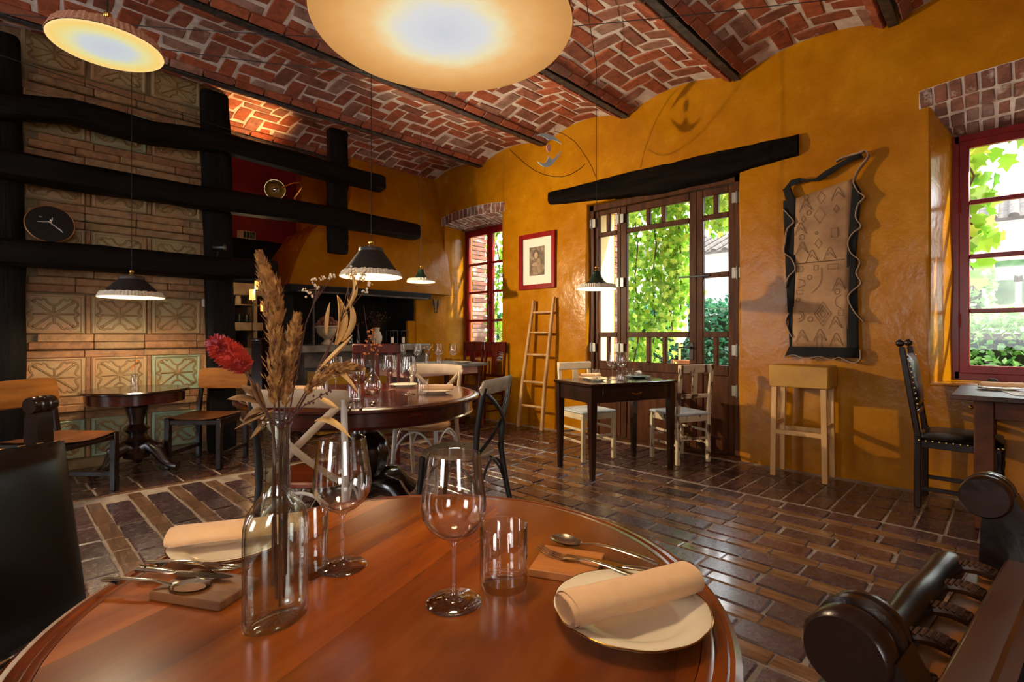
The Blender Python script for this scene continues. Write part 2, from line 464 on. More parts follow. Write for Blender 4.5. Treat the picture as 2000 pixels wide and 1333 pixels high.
# ---- wall with openings (the ochre wall on the right)
OP = [dict(y0=-.92, y1=.44, z0=.79, z1=2.84, fy0=-.82, fy1=.33, fz0=.80, fz1=2.67),
      dict(y0=1.80, y1=3.50, z0=-.02, z1=2.64, fy0=1.82, fy1=3.48, fz0=-.02, fz1=2.63),
      dict(y0=4.90, y1=6.13, z0=.80, z1=2.82, fy0=5.0, fy1=6.12, fz0=.82, fz1=2.76)]
def wall_right():
    mb = MB()
    OP = [dict(q, z1=q['z1']+(.07 if q['z0'] > 0 else 0), fz1=q['fz1']+(.03 if q['z0'] > 0 else 0)) for q in globals()['OP']]
    ys = sorted(set([round(-3.2+.15*i, 3) for i in range(70) if -3.2+.15*i < 7.05]+[q[k]+e for q in OP for k, e in (('y0',-.02),('y1',.02))]))
    zs = sorted(set([round(.15*i, 3) for i in range(25)]+[q[k]+e for q in OP for k, e in (('z0',-.02),('z1',.02))]+[3.62]))
    zs = [z for z in zs if z >= -.041]
    def P(y, z):
        d = .018*noise.noise(Vector((y*.9, z*.9, 3.1)))+.006*noise.noise(Vector((y*3.1, z*3.1, 7)))
        return (XW+d, y, z)
    id_ = {}
    for y in ys:
        for z in zs: id_[(y, z)] = len(mb.v); mb.v.append(P(y, z))
    for i in range(len(ys)-1):
        for j in range(len(zs)-1):
            cy, cz = (ys[i]+ys[i+1])/2, (zs[j]+zs[j+1])/2
            if any(q['y0']-.02 < cy < q['y1']+.02 and q['z0']-.02 < cz < q['z1']+.02 for q in OP): continue
            mb.f.append((id_[(ys[i],zs[j])], id_[(ys[i],zs[j+1])], id_[(ys[i+1],zs[j+1])], id_[(ys[i+1],zs[j])]))
    for q in OP:                                          # reveals
        rows = [(0, .02), (.006, .008), (.02, 0)]
        N = 8
        for i in range(1, N+1): rows.append((.02+.48*i/N, 0))
        loops = []
        for dx, e in rows:
            t = min(1, dx/.42)
            a0 = q['y0']+(q['fy0']-q['y0'])*t-e; a1 = q['y1']+(q['fy1']-q['y1'])*t+e
            b0 = q['z0']+(q['fz0']-q['z0'])*t-e; b1 = q['z1']+(q['fz1']-q['z1'])*t+e
            L = []
            n = 14
            for k in range(n): L.append((a0, b0+(b1-b0)*k/n))
            for k in range(n): L.append((a0+(a1-a0)*k/n, b1))
            for k in range(n): L.append((a1, b1+(b0-b1)*k/n))
            for k in range(n): L.append((a1+(a0-a1)*k/n, b0))
            out = []
            for (y, z) in L:
                w_ = .012*noise.noise(Vector((y*3, z*2.2, dx*5))) if dx > .01 else 0
                sy = 1 if y > (a0+a1)/2 else -1
                out.append((P(y, z)[0]+dx if dx < .001 else XW+dx, y+w_*sy*(1 if abs(dx-.5) > .05 else 0), z))
            loops.append(out)
        for r_ in range(len(loops)-1):
            A = loops[r_]+[loops[r_][0]]; B = loops[r_+1]+[loops[r_+1][0]]
            mb.strip(A, B)
    # outer face
    def seg(a0, a1, b0, b1): mb.box((XW+.50+.02, (a0+a1)/2, (b0+b1)/2), (.04, a1-a0, b1-b0))
    edges = [-3.4]+[e for q in OP for e in (q['fy0'], q['fy1'])]+[7.2]
    for k in range(0, len(edges), 2): seg(edges[k], edges[k+1], -.3, 3.9)
    for q in OP:
        seg(q['fy0'], q['fy1'], q['fz1'], 3.9)
        if q['fz0'] > 0: seg(q['fy0'], q['fy1'], -.3, q['fz0'])
    return mb
wr = struct(wall_right().build('wall_right', M['yellow'], smooth=50), 'glossy ochre plaster wall with two windows and a garden door')

# brick arches over the two windows: one course on the face, three on the splayed soffit
def arch(q, rise):
    ym = (q['y0']+q['y1'])/2; hw = (q['y1']-q['y0'])/2+.06
    n = int(2*hw/.082)
    me1 = brick_variants(.05, .072, .125, M['arch_brick'], 4, .006, .004)
    me2 = brick_variants(.132, .072, .05, M['arch_brick'], 4, .006, .005)
    def zt(y): return q['z1']-.02+rise*(1-((y-ym)/hw)**2)
    bk = MB(); ny = 24
    def zs(y, f): return zt(y)*(1-f)+(q['fz1'])*f
    rows_ = [(XW-.008, .115), (XW-.008, -.012)]+[(XW+.44*k/4, None) for k in range(1, 5)]
    L = []
    for X_, dz in rows_:
        L.append([(X_, ym-hw+2*hw*k/ny, zt(ym-hw+2*hw*k/ny)+dz if dz is not None else zs(ym-hw+2*hw*k/ny, (X_-XW)/.44)-.010) for k in range(ny+1)])
    for a_, b_ in zip(L[:-1], L[1:]): bk.strip(a_, b_)
    bk.build('arch_mortar', M['mortar_c'], wr)
    for k in range(n):
        y = ym-hw+(k+.5)*2*hw/n
        sl = math.atan2(-2*rise*(y-ym)/hw**2, 1)
        o = link('brick', rnd.choice(me1), wr); o.matrix_local = Matrix.Translation((XW+.008+rnd.uniform(-.004,.004), y, zt(y)+.048)) @ Matrix.Rotation(sl*.7, 4, 'X')
        for c in range(3):
            dx = .085+c*.140
            o = link('brick', rnd.choice(me2), wr)
            o.matrix_local = Matrix.Translation((XW+dx+rnd.uniform(-.012,.012), y+rnd.uniform(-.004,.004), zs(y, dx/.44)+.008+rnd.uniform(-.006,.006))) @ Matrix.Rotation(math.atan2(zt(y)-q['fz1'], .44), 4, 'Y')
arch(OP[0], .045)
arch(OP[2], .05)

# ---- other walls
def wbox(name, lo, hi, mt, label=None, parent=None):
    o = MB().box([(a+b)/2 for a, b in zip(lo, hi)], [b-a for a, b in zip(lo, hi)]).build(name, mt, parent, smooth=0)
    if parent is None: struct(o, label)
    return o
wb = wbox('wall_back', (-3.4, YB, -.05), (1.68, YB+.3, 3.68), M['tile_mortar'], 'wall of moulded glazed stove tiles and brick bands')
wbox('plaster', (-3.4, YB-.02, -.02), (.02, YB, 3.66), M['yellow'], parent=wb)
wbox('wall_passage_left', (1.55, YB+.3, -.05), (1.72, 10.6, 3.7), M['red'], 'red side wall of the passage')
wf = wbox('wall_far', (2.98, 6.95, -.05), (5.3, 7.12, 3.7), M['yellow'], 'ochre wall behind the fireplace')
wbox('wall_passage', (1.55, 7.5, 2.44), (5.0, 7.7, 3.72), M['red'], 'dark red wall above the passage to the bar')
wbox('wall_passage_right', (3.19, 7.5, -.05), (5.0, 7.7, 2.44), M['red'], 'red wall right of the passage')
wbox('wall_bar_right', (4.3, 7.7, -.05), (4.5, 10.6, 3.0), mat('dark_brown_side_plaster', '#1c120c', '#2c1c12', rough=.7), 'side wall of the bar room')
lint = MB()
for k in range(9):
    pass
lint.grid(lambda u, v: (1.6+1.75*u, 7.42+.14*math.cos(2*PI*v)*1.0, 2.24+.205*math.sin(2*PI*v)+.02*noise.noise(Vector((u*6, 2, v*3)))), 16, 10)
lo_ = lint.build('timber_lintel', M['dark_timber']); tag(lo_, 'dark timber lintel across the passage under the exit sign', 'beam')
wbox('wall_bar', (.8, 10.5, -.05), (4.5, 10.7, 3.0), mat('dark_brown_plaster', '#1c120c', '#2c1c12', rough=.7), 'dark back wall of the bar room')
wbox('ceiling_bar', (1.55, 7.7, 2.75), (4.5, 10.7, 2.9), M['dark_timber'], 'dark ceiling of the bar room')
# walls on the camera's side, each with a wide window opening
wl = wbox('wall_left', (-3.5, -3.5, -.05), (-3.2, 6.0, .30), M['yellow'], 'ochre wall on the camera side')
for lo, hi in (((-3.5,-3.5,.3),(-3.2,-.2,3.7)), ((-3.5,.8,.3),(-3.2,3.55,3.7)), ((-3.5,4.85,.3),(-3.2,6.0,3.7)), ((-3.5,-.2,2.9),(-3.2,4.9,3.7)), ((-3.5,-.2,.3),(-3.2,.8,.85)), ((-3.5,-.2,2.5),(-3.2,.8,2.95))):
    wbox('pier', lo, hi, M['yellow'], parent=wl)
wn = wbox('wall_near', (-3.5, -3.5, -.05), (5.3, -3.2, .80), M['yellow'], 'ochre wall behind the camera')
for lo, hi in (((-3.5,-3.5,.8),(-1.35,-3.2,3.7)), ((-.25,-3.5,.8),(5.3,-3.2,3.7)), ((-1.35,-3.5,2.55),(-.25,-3.2,3.7))):
    wbox('pier', lo, hi, M['yellow'], parent=wn)

# ---- stove-tile wall: five rows of moulded tiles between brick bands
def orn(mb, hw, hh, y, r):
    """scalloped outline with side cusps and crossing bars, as raised mouldings"""
    q = [(1,0),(.88,.09),(.80,.20),(.85,.36),(.93,.50),(.92,.68),(.80,.83),(.62,.88),(.48,.80),(.41,.88),(.30,.82),(.22,.64),(.11,.53),(0,.50)]
    P = q+[(-x, z) for x, z in q[::-1][1:]]; P = P+[(x, -z) for x, z in P[::-1][1:-1]]
    mb.tube([(hw*x, y, hh*z) for x, z in P], r, 6, closed=True)
    for a_, b_ in (((-.80,0),(.80,0)), ((0,-.5),(0,.5)), ((-.74,-.70),(.74,.70)), ((-.74,.70),(.74,-.70))):
        mb.tube([(hw*a_[0], y, hh*a_[1]), (hw*b_[0], y, hh*b_[1])], r*1.05, 6)
    for sx in (-1, 1):
        for sz in (-1, 1): mb.sphere((hw*.74*sx, y, hh*.70*sz), r*1.7, 8, 5)
M['tile_line'] = mat('brown_tile_moulding', '#7a5c34', '#9a7c4e', rough=.45, sc=9)  # ornament lines coloured darker than the tile glaze
tmesh = {}
for key, mt in (('a', M['tile']), ('b', M['tile_green'])):
    for hk, th in (('f', .335),):
        mb = MB(); w_ = .40; t = .02
        mb.box((0, .012, 0), (w_, .03, th), .004)
        for s in (-1, 1):                                    # raised border
            mb.box((s*(w_/2-.018), -.008, 0), (.022, .018, th-.02), .005); mb.box((0, -.008, s*(th/2-.014)), (w_-.02, .018, .016), .005)
        om = MB(); orn(om, w_/2-.035, th/2-.022, -.002, .0085)
        tmesh[key+hk] = (mb.mesh('tile', mt, 40), om.mesh('ornament', M['tile_line'], 60))
xs = [.375, .812, 1.248]
rows = [.255, .785, 1.315, 1.87, 2.42, 2.975, 3.49]
for r_, zc in enumerate(rows):
    for c, xc in enumerate(xs):
        key = 'b' if (r_ == 0 or (r_ == 1 and c == 2) or (r_ == 5 and c == 1)) else 'a'
        o = link('tile', tmesh[key+'f'][0], wb); link('ornament', tmesh[key+'f'][1], o); o.location = (xc+rnd.uniform(-.004,.004), YB-.02+rnd.uniform(-.003,.003), zc)
        if r_ == 6: o.scale = (1, 1, .8)
        q = link('divider', sep, wb) if False else None
sepm = MB().box((0,0,0), (.030, .03, .335), .004).mesh('divider', M['band_brick'], 0)
for zc in rows[:-1]:
    for xc in (.165, .594, 1.03, 1.462): o = link('divider', sepm, wb); o.location = (xc, YB-.018, zc)
edge_ = MB().box((0,0,0), (.09, .04, .335), .006).mesh('edge_brick', M['band_brick'], 0)
for zc in rows[:-1]: o = link('edge_brick', edge_, wb); o.location = (1.52, YB-.012, zc)
bl = [MB().box((0,0,0), (L, .04, .062), .004).mesh('brick', M['band_brick'], 0) for L in (.30,.36,.42)]
bl2 = [MB().box((0,0,0), (L, .06, .064), .010).mesh('brick', M['band_brick'], 0) for L in (.30,.36,.42)]
for zb in [(rows[k]+rows[k+1])/2 for k in range(len(rows)-1)]:
    for j, (dz, dep, lst) in enumerate(((-.066, .014, bl), (0, .040, bl2), (.066, .030, bl))):
        xx = .15+.06*j
        while xx < 1.48:
            L = rnd.choice((0,1,2)); ll = (.30,.36,.42)[L]; ll = min(ll, 1.56-xx)
            o = link('brick', lst[L], wb); o.location = (xx+ll/2, YB-dep+rnd.uniform(-.003,.002), zb+dz+rnd.uniform(-.002,.002)); o.scale = (ll/(.30,.36,.42)[L]*.99, 1, 1)
            xx += ll

# ---- timber frame before the tile wall
def log(name, pts, hw, hh, mt, label, cat='beam', sq=3.0, seed=0, along='X'):
    """rough-hewn timber: superelliptic section swept along pts, surface wobbling"""
    mb = MB(); n = 20; m = 60
    P = [Vector(p) for p in pts]
    def at(t):
        f = t*(len(P)-1); i = min(int(f), len(P)-2); k = f-i
        k = k*k*(3-2*k)*.5+k*.5
        return P[i].lerp(P[i+1], k)
    def fn(u, v):
        c = at(v); a = 2*PI*u
        ca, sa = math.cos(a), math.sin(a)
        r_ = (abs(ca)**sq+abs(sa)**sq)**(-1/sq)
        wob = 1+.13*noise.noise(Vector((v*6+seed, ca*1.1, sa*1.1)))+.05*noise.noise(Vector((v*26+seed, ca*3, sa*3)))
        e = 1. if .006 < v < .994 else .93
        if along == 'X': return (c.x, c.y+ca*hw*r_*wob*e, c.z+sa*hh*r_*wob*e)
        return (c.x+ca*hw*r_*wob*e, c.y+sa*hh*r_*wob*e, c.z)
    mb.grid(fn, n, m, closeu=True)
    mb.f.append(tuple(range(n))); mb.f.append(tuple(m*n+k for k in range(n))[::-1])
    o = mb.build(name, mt, smooth=40); tag(o, label, cat); return o
YP = 5.555
log('timber_post', [(.07, YP, 0), (.075, YP, 1.8), (.04, YP, 3.45)], .125, .07, M['dark_timber_v'], 'black timber post left of the tiles', 'post', 4, 1, 'Z')
log('timber_post', [(1.60, YP, 0), (1.58, YP, 1.5), (1.53, YP, 3.49)], .125, .07, M['dark_timber_v'], 'black timber post right of the tiles, standing on the floor', 'post', 4, 2, 'Z')
log('timber_post', [(2.80, YP, 2.08), (2.80, YP, 2.8), (2.80, YP, 3.49)], .115, .07, M['dark_timber_v'], 'short black timber post hanging from the ceiling', 'post', 4, 3, 'Z')
YL = 5.42
log('timber_beam', [(-.9, YL, 2.80), (.05, YL, 2.85), (.45, YL, 2.93), (1.0, YL, 2.92), (1.52, YL, 2.985), (2.6, YL, 2.95), (3.3, YL, 2.955)], .09, .094, M['dark_timber'], 'topmost of three black timber beams across the tile wall', 'beam', 5, 4)
log('timber_beam', [(-.9, YL, 2.42), (.05, YL, 2.42), (.7, YL, 2.42), (1.5, YL, 2.42), (2.6, YL, 2.46), (3.8, YL, 2.45)], .09, .104, M['dark_timber'], 'middle black timber beam with the longest free end', 'beam', 5, 5)
log('timber_beam', [(-.9, YL, 1.76), (.05, YL, 1.765), (.7, YL, 1.775), (1.5, YL, 1.78), (2.05, YL, 1.80)], .09, .104, M['dark_timber'], 'lowest black timber beam carrying the oval plaque', 'beam', 5, 6)

# ---- fireplace with ochre hood
M['stone'] = mat('dark_hearth_stone', '#3a342e', '#5f564c', rough=.6, sc=8, bmp=.006)
M['soot'] = mat('sooty_masonry', '#080706', '#16110e', rough=.85, sc=5, bmp=.01)
M['slab'] = mat('grey_stone_ledge', '#5b5347', '#82786a', rough=.5, sc=9, bmp=.008)
fp = thing('fireplace', 'deep walk-up fireplace with stone ledge and tapering ochre hood', 'fireplace', (3.4, 6.2, 0))
def fpb(name, lo, hi, mt, b=0.): return MB().box([(lo[i]+hi[i])/2-(3.4,6.2,0)[i] for i in range(3)], [hi[i]-lo[i] for i in range(3)], b).build(name, mt, fp)
fpb('base', (2.62, 6.02, 0), (4.35, 6.95, .93), M['stone'])
fpb('ledge', (2.55, 5.93, .93), (4.40, 6.95, 1.02), M['slab'], .012)
fpb('back', (2.6, 6.88, 1.02), (4.4, 6.95, 1.75), M['soot'])
fpb('cheek', (2.5, 6.35, 1.02), (2.62, 6.95, 1.75), M['soot'])
fpb('cheek', (4.28, 6.12, 0), (4.82, 6.17, 1.74), M['yellow'])
fpb('inner_cheek', (4.27, 6.17, 0), (4.82, 6.95, 1.74), M['soot'])
fpb('cheek_step', (4.14, 6.13, 1.02), (4.29, 6.17, 1.34), M['yellow'])
fpb('mantel', (2.42, 5.94, 1.655), (4.42, 6.2, 1.735), M['soot'], .01)
fpb('mantel_lip', (2.5, 5.925, 1.645), (4.36, 5.95, 1.665), M['stone'], .004)
MB().tube([(2.72-3.4, 6.0-6.2, 1.02), (2.72-3.4, 6.0-6.2, 1.66)], .014, 8).build('iron_prop', M['girder'], fp)
hd = MB()
B = [(2.43, 6.0, 1.735), (4.85, 6.0, 1.735), (4.85, 7.0, 1.735), (2.43, 7.0, 1.735)]; T = [(3.28, 6.38, 3.62), (4.85, 6.38, 3.62), (4.85, 7.0, 3.62), (3.28, 7.0, 3.62)]
def hf(u, v):
    # loop: left side, front
    f = u*3; i = min(int(f), 2); k = f-i
    pts = [0, 1, 2, 3]; idx = [(3, 0), (0, 1), (1, 2)][i]
    a = Vector(B[idx[0]]).lerp(Vector(B[idx[1]]), k); b = Vector(T[idx[0]]).lerp(Vector(T[idx[1]]), k)
    p = a.lerp(b, v)
    xl = float(np.interp(p.z, [1.735, 2.1, 2.45, 2.6, 2.75, 3.0, 3.62], [2.43, 2.57, 2.79, 2.98, 3.25, 3.35, 3.4]))
    x0 = a.lerp(b, v).x; xl0 = 2.43+(3.28-2.43)*v
    p.x = 4.85-(4.85-x0)*(4.85-xl)/(4.85-xl0)
    p -= Vector((3.4, 6.2, 0)); p.x += .015*noise.noise(p*2); p.y += .015*noise.noise(p*2+Vector((5,0,0))); return p
hd.grid(hf, 30, 14); hd.build('hood', M['yellow'], fp, smooth=40)

# ---- windows and door
def bars(mb, segs, w, h, up=(1,0,0)):
    for a, b in segs: mb.bar(a, b, w, h, .006, up)
def win(idx, q, label, nrows, leaves):
    fx = XW+.44
    root = bpy.data.objects.new('window_%d' % idx, None); COL.objects.link(root); root['kind'] = 'structure'; root['label'] = label
    y0, y1, z0, z1 = q['fy0'], q['fy1'], q['fz0'], q['fz1']
    f = MB()
    for a, b in (((fx,y0,z0),(fx,y0,z1)), ((fx,y1,z0),(fx,y1,z1))): f.bar(a, b, .07, .075, .006, (1,0,0))
    for a, b in (((fx,y0,z0+.03),(fx,y1,z0+.03)), ((fx,y0,z1-.03),(fx,y1,z1-.03))): f.bar(a, b, .07, .075, .006, (1,0,0))
    f.build('window_frame', M['redframe'], root)
    e = .028; n = leaves; wd = (y1-y0-2*e)/n
    for k in range(n):
        a = y1-e-k*wd; b = a-wd
        cs = MB(); X_ = fx-.02; s = .062
        c0, c1 = z0+e+.02, z1-e-.02
        for yy in (a-s/2, b+s/2): cs.bar((X_,yy,c0), (X_,yy,c1), s, .05, .006, (1,0,0))
        for zz in (c0+s/2, c1-s/2): cs.bar((X_,a,zz), (X_,b,zz), s, .048, .006, (1,0,0))
        co = cs.build('casement', M['redframe'], root)
        zs_ = [c0+s+(c1-c0-2*s)*j/nrows for j in range(nrows+1)]
        for j in range(1, nrows):
            MB().bar((X_,a-s,zs_[j]), (X_,b+s,zs_[j]), .034, .04, .005, (1,0,0)).build('muntin', M['redframe'], co)
        for j in range(nrows):
            MB().box((X_, (a+b)/2, (zs_[j]+zs_[j+1])/2), (.004, wd-2*s, zs_[j+1]-zs_[j])).build('pane', M['pane'], co)
    for zz in (z0+.45, z1-.55): MB().tube([(fx-.05, y1-.035, zz-.05), (fx-.05, y1-.035, zz+.05)], .008, 8).build('hinge', M['redframe'], root)
    hy = y1-e-wd
    MB().tube([(fx-.052, hy, z0+.25), (fx-.052, hy, z0+.9)], .006, 6).sphere((fx-.065, hy, z0+.8), .022, 8, 6).build('bolt', M['black_metal'], root)
    return root
win(1, OP[2], 'narrow red-framed window nearest the fireplace', 4, 2)
win(2, OP[0], 'large red-framed window at the right edge', 4, 2)

M['hinge'] = mat('dull_zinc_hinge', '#8c8880', rough=.45, metal=.7)
def door():
    root = bpy.data.objects.new('door_1', None); COL.objects.link(root); root['kind'] = 'structure'; root['label'] = 'brown glazed garden door under the dark lintel'
    X_ = XW+.10; y0, y1, z1 = 1.80, 3.50, 2.63
    f = MB()
    for yy in (y0+.03, y1-.03): f.bar((X_,yy,0), (X_,yy,z1), .06, .10, .006, (1,0,0))
    f.bar((X_,y0,z1-.035), (X_,y1,z1-.035), .07, .10, .006, (1,0,0)); f.build('door_frame', M['doorwood'], root)
    # leaves: side light (left in view), main leaf, right leaf
    def leaf(ya, yb, top, s, split, bottom_split, lx):
        lf = MB(); c0, c1 = .02, z1-.075
        for yy in (ya-s/2, yb+s/2): lf.bar((lx,yy,c0), (lx,yy,c1), s, .05, .006, (1,0,0))
        zr = [c1-s/2, 2.30, 1.145, .83, .10]
        rails = [(c1-s/2, s), (2.285, .05), (1.145, .055), (.80, .10), (.09, .16)]
        if lx < 0: pass
        for zc, h in rails: lf.bar((lx,ya-s,zc), (lx,yb+s,zc), h, .046, .006, (1,0,0))
        o = lf.build('door_leaf', M['doorwood'], root)
        MB().box((lx, (ya+yb)/2, .46), (.022, ya-yb-2*s+.01, .62), .008).build('lower_panel', M['doorwood'], o)
        a, b = ya-s, yb+s
        def row(zlo, zhi, fr):
            cuts = [a]
            for q in fr:
                yy = a+(b-a)*q; MB().bar((lx,yy,zlo), (lx,yy,zhi), .045, .042, .005, (1,0,0)).build('muntin', M['doorwood'], o); cuts.append(yy)
            cuts.append(b)
            for k in range(len(cuts)-1):
                MB().box((lx, (cuts[k]+cuts[k+1])/2, (zlo+zhi)/2), (.004, abs(cuts[k]-cuts[k+1]), zhi-zlo)).build('pane', M['pane'], o)
        row(2.31, c1-s, split); row(.85, 1.118, bottom_split)
        return o, row
    o1, row1 = leaf(3.44, 3.10, 0, .05, (.5,), (.5,), X_); row1(1.172, 2.26, ())
    o2, row2 = leaf(3.10, 2.235, 0, .075, (.36, .60), (.36, .62), X_); row2(1.172, 2.26, ())
    o3, row3 = leaf(2.235, 1.86, 0, .065, (.5,), (.5,), X_)
    MB().bar((X_, 2.17, 1.72), (X_, 1.925, 1.72), .05, .042, .005, (1,0,0)).build('muntin', M['doorwood'], o3)
    row3(1.172, 1.695, ()); row3(1.745, 2.26, ())
    MB().bar((X_-.03, 2.42, 1.72), (X_-.03, 2.10, 1.72), .018, .012, .003, (1,0,0)).build('latch_bar', M['black_metal'], root)
    h = MB(); h.box((X_-.03, 2.28, .98), (.008, .035, .17), .003); h.tube([(X_-.035, 2.28, 1.02), (X_-.075, 2.28, 1.02), (X_-.08, 2.30, 1.02), (X_-.08, 2.39, 1.015)], .008, 8)
    h.build('door_handle', M['black_metal'], root)
    for yy, zs_ in ((1.83, (.62, 1.0, 1.72, 2.42)), (3.10, (.62, 1.0, 1.72, 2.42)), (3.47, (1.0, 2.42))):
        for zz in zs_:
            hb = MB(); hb.box((X_-.052, yy-.032, zz), (.006, .040, .10), .002); hb.box((X_-.052, yy+.030, zz), (.006, .040, .10), .002); hb.tube([(X_-.056, yy, zz-.06), (X_-.056, yy, zz+.06)], .007, 8)
            hb.build('hinge', M['hinge'], root)
door()
MB().box((XW+.24, 2.65, -.02), (.52, 1.74, .07), .006).build('threshold', M['doorwood'], wr)
mb = MB()
def lf_(u, v):
    y = 1.30+2.74*v; a = 2*PI*u; ca, sa = math.cos(a), math.sin(a); r_ = (abs(ca)**4+abs(sa)**4)**-.25
    top = float(np.interp(v, [0,.3,.6,1], [2.845,2.875,2.885,2.885])); bot = float(np.interp(v, [0,.10,.22,.45,.7,1], [2.665,2.650,2.605,2.595,2.645,2.735])); zc = (top+bot)/2; hh = (top-bot)/2
    wob = 1+.10*noise.noise(Vector((v*9, ca, sa)))+.06*noise.noise(Vector((v*31, ca*2, sa*2)))
    return (XW+.03+ca*.09*r_*wob, y, zc+sa*hh*r_*wob)
mb.grid(lf_, 16, 44, closeu=True); mb.f.append(tuple(range(16))); mb.f.append(tuple(44*16+k for k in range(16))[::-1])
tag(mb.build('door_lintel', mat('black_oak_lintel', '#060403', '#150d09', spec=.05, rough=.75, sc=6, stretch=(3,.35,3), bmp=.012, bsc=10), smooth=45), 'massive black oak lintel over the garden door', 'beam')
# ================================================================== furniture
M['table_wood'] = None
def tablewood(name, c, ang, pw, rough=.22, coat=.5):
    m, n, l, b = mk(name)
    v = coords(n, l, False, (1,1,1), (0, 0, ang))
    sx = n.new('ShaderNodeSeparateXYZ'); l.new(v, sx.inputs[0])
    d = n.new('ShaderNodeMath'); d.operation = 'DIVIDE'; d.inputs[1].default_value = pw; l.new(sx.outputs[1], d.inputs[0])
    fl_ = n.new('ShaderNodeMath'); fl_.operation = 'FLOOR'; l.new(d.outputs[0], fl_.inputs[0])
    wn_ = n.new('ShaderNodeTexWhiteNoise'); wn_.noise_dimensions = '1D'; l.new(fl_.outputs[0], wn_.inputs['W'])
    mp = n.new('ShaderNodeMapping'); mp.inputs['Scale'].default_value = (1.0, 6, 1); l.new(v, mp.inputs[0])
    g = noise_n(n, l, mp.outputs[0], 2.2, 5, .5)
    base = ramp(n, l, g, [(.22, c[0]), (.5, c[1]), (.80, c[2])])
    tint = ramp(n, l, wn_.outputs[0], [(0, '#7c6a5e'), (1, '#ffffff')])
    l.new(mixc(n, l, .7, base, tint, 'MULTIPLY'), b.inputs['Base Color'])
    b.inputs['Roughness'].default_value = rough; b.inputs['Coat Weight'].default_value = coat; b.inputs['Coat Roughness'].default_value = .15
    bump(n, l, b, g, .0006)
    return m
M['cherry'] = tablewood('polished_cherry_boards', ('#642808', '#9a4a10', '#c47428'), R(-21), .135, .22, .25)
M['cherry_e'] = mat('polished_cherry_moulding', '#5a230a', '#8a4012', rough=.25, sc=6, stretch=(1,1,6), coat=.4)
M['mahogany'] = tablewood('polished_mahogany', ('#4a1408', '#7a2810', '#9c421a'), R(30), .30, .16, .5)
M['mahog_e'] = mat('dark_mahogany', '#260a06', '#4a170b', rough=.22, sc=7, stretch=(1,1,4), coat=.6)
M['ebony'] = mat('black_polished_wood', '#0b0706', '#1e110c', rough=.2, sc=6, coat=.7)
M['walnut'] = mat('dark_walnut', '#150906', '#2c130b', rough=.28, sc=7, stretch=(2,2,.5), coat=.4, bmp=.001)
M['walnut_top'] = tablewood('dark_walnut_top', ('#1a0b06', '#2c140b', '#442212'), 0, .16, .2, .6)
M['leather'] = mat('black_leather', '#040303', '#080606', spec=.35, rough=.28, sc=9, bmp=.0002, bsc=160)
M['dkwood'] = mat('dark_chair_wood', '#0e0604', '#220f08', spec=.3, rough=.3, sc=8, stretch=(2,2,.6), coat=.1)
M['tan'] = mat('honey_plywood', '#6a3f16', '#845422', spec=.08, rough=.5, sc=5, stretch=(.6,2,3))
M['tanseat'] = mat('worn_brown_seat', '#54301a', '#744526', spec=.15, rough=.45, sc=6, stretch=(.6,2,1))
M['whitep'] = mat('chipped_white_paint', '#4a3020', '#c8b496', rough=.5, sc=9, stretch=(1.5,1.5,.7), contrast=(.40,.45), bmp=.002)
M['whitep2'] = mat('aged_white_paint', '#b09a78', '#cbb898', rough=.5, sc=6, contrast=(.3,.6))
M['greyseat'] = mat('grey_painted_seat', '#98a2a6', '#c2c6c4', rough=.5, sc=6)
M['xwhite'] = mat('shaded_white_bentwood', '#9c8468', '#b39a7e', rough=.42, sc=5)  # white chairs darkened in the colour for their back-lit shade
M['xsteel'] = mat('white_enamel_metal', '#b9b3aa', '#d2cdc6', rough=.32, sc=5)
M['xblack'] = mat('worn_black_bentwood', '#0b0b0c', '#24221f', rough=.4, sc=9, contrast=(.5,.8))
M['xworn'] = mat('black_rail_worn_to_wood', '#28231e', '#a8977f', rough=.45, sc=4, contrast=(.4,.55))
M['redseat'] = mat('reddish_seat_wood', '#5a200d', '#8a3c18', rough=.3, sc=4, stretch=(.5,4,1), coat=.3)
M['tanwood'] = mat('pale_seat_wood', '#8a5a2c', '#a87440', rough=.35, sc=4, stretch=(.5,4,1))
M['rattan'] = mat('weathered_seat_wood', '#6e5a42', '#917a5c', rough=.6, sc=30, bmp=.003)
M['pine'] = mat('pale_pine', '#b98a52', '#d0a56a', rough=.45, sc=6, stretch=(2,2,.4))
M['ladderwood'] = mat('raw_ladder_pole', '#9c7042', '#c39a64', rough=.6, sc=8, stretch=(2,2,.5), bmp=.003)
M['ochrepad'] = mat('ochre_stool_top', '#a2701c', '#b58428', rough=.45, sc=5)
M['greytop'] = mat('grey_painted_planks', '#4f5a60', '#8b918f', rough=.4, sc=6, stretch=(.4,4,1))
M['tack'] = mat('dull_brass_tack', '#b89a6c', rough=.3, metal=1.)

TZ = .755
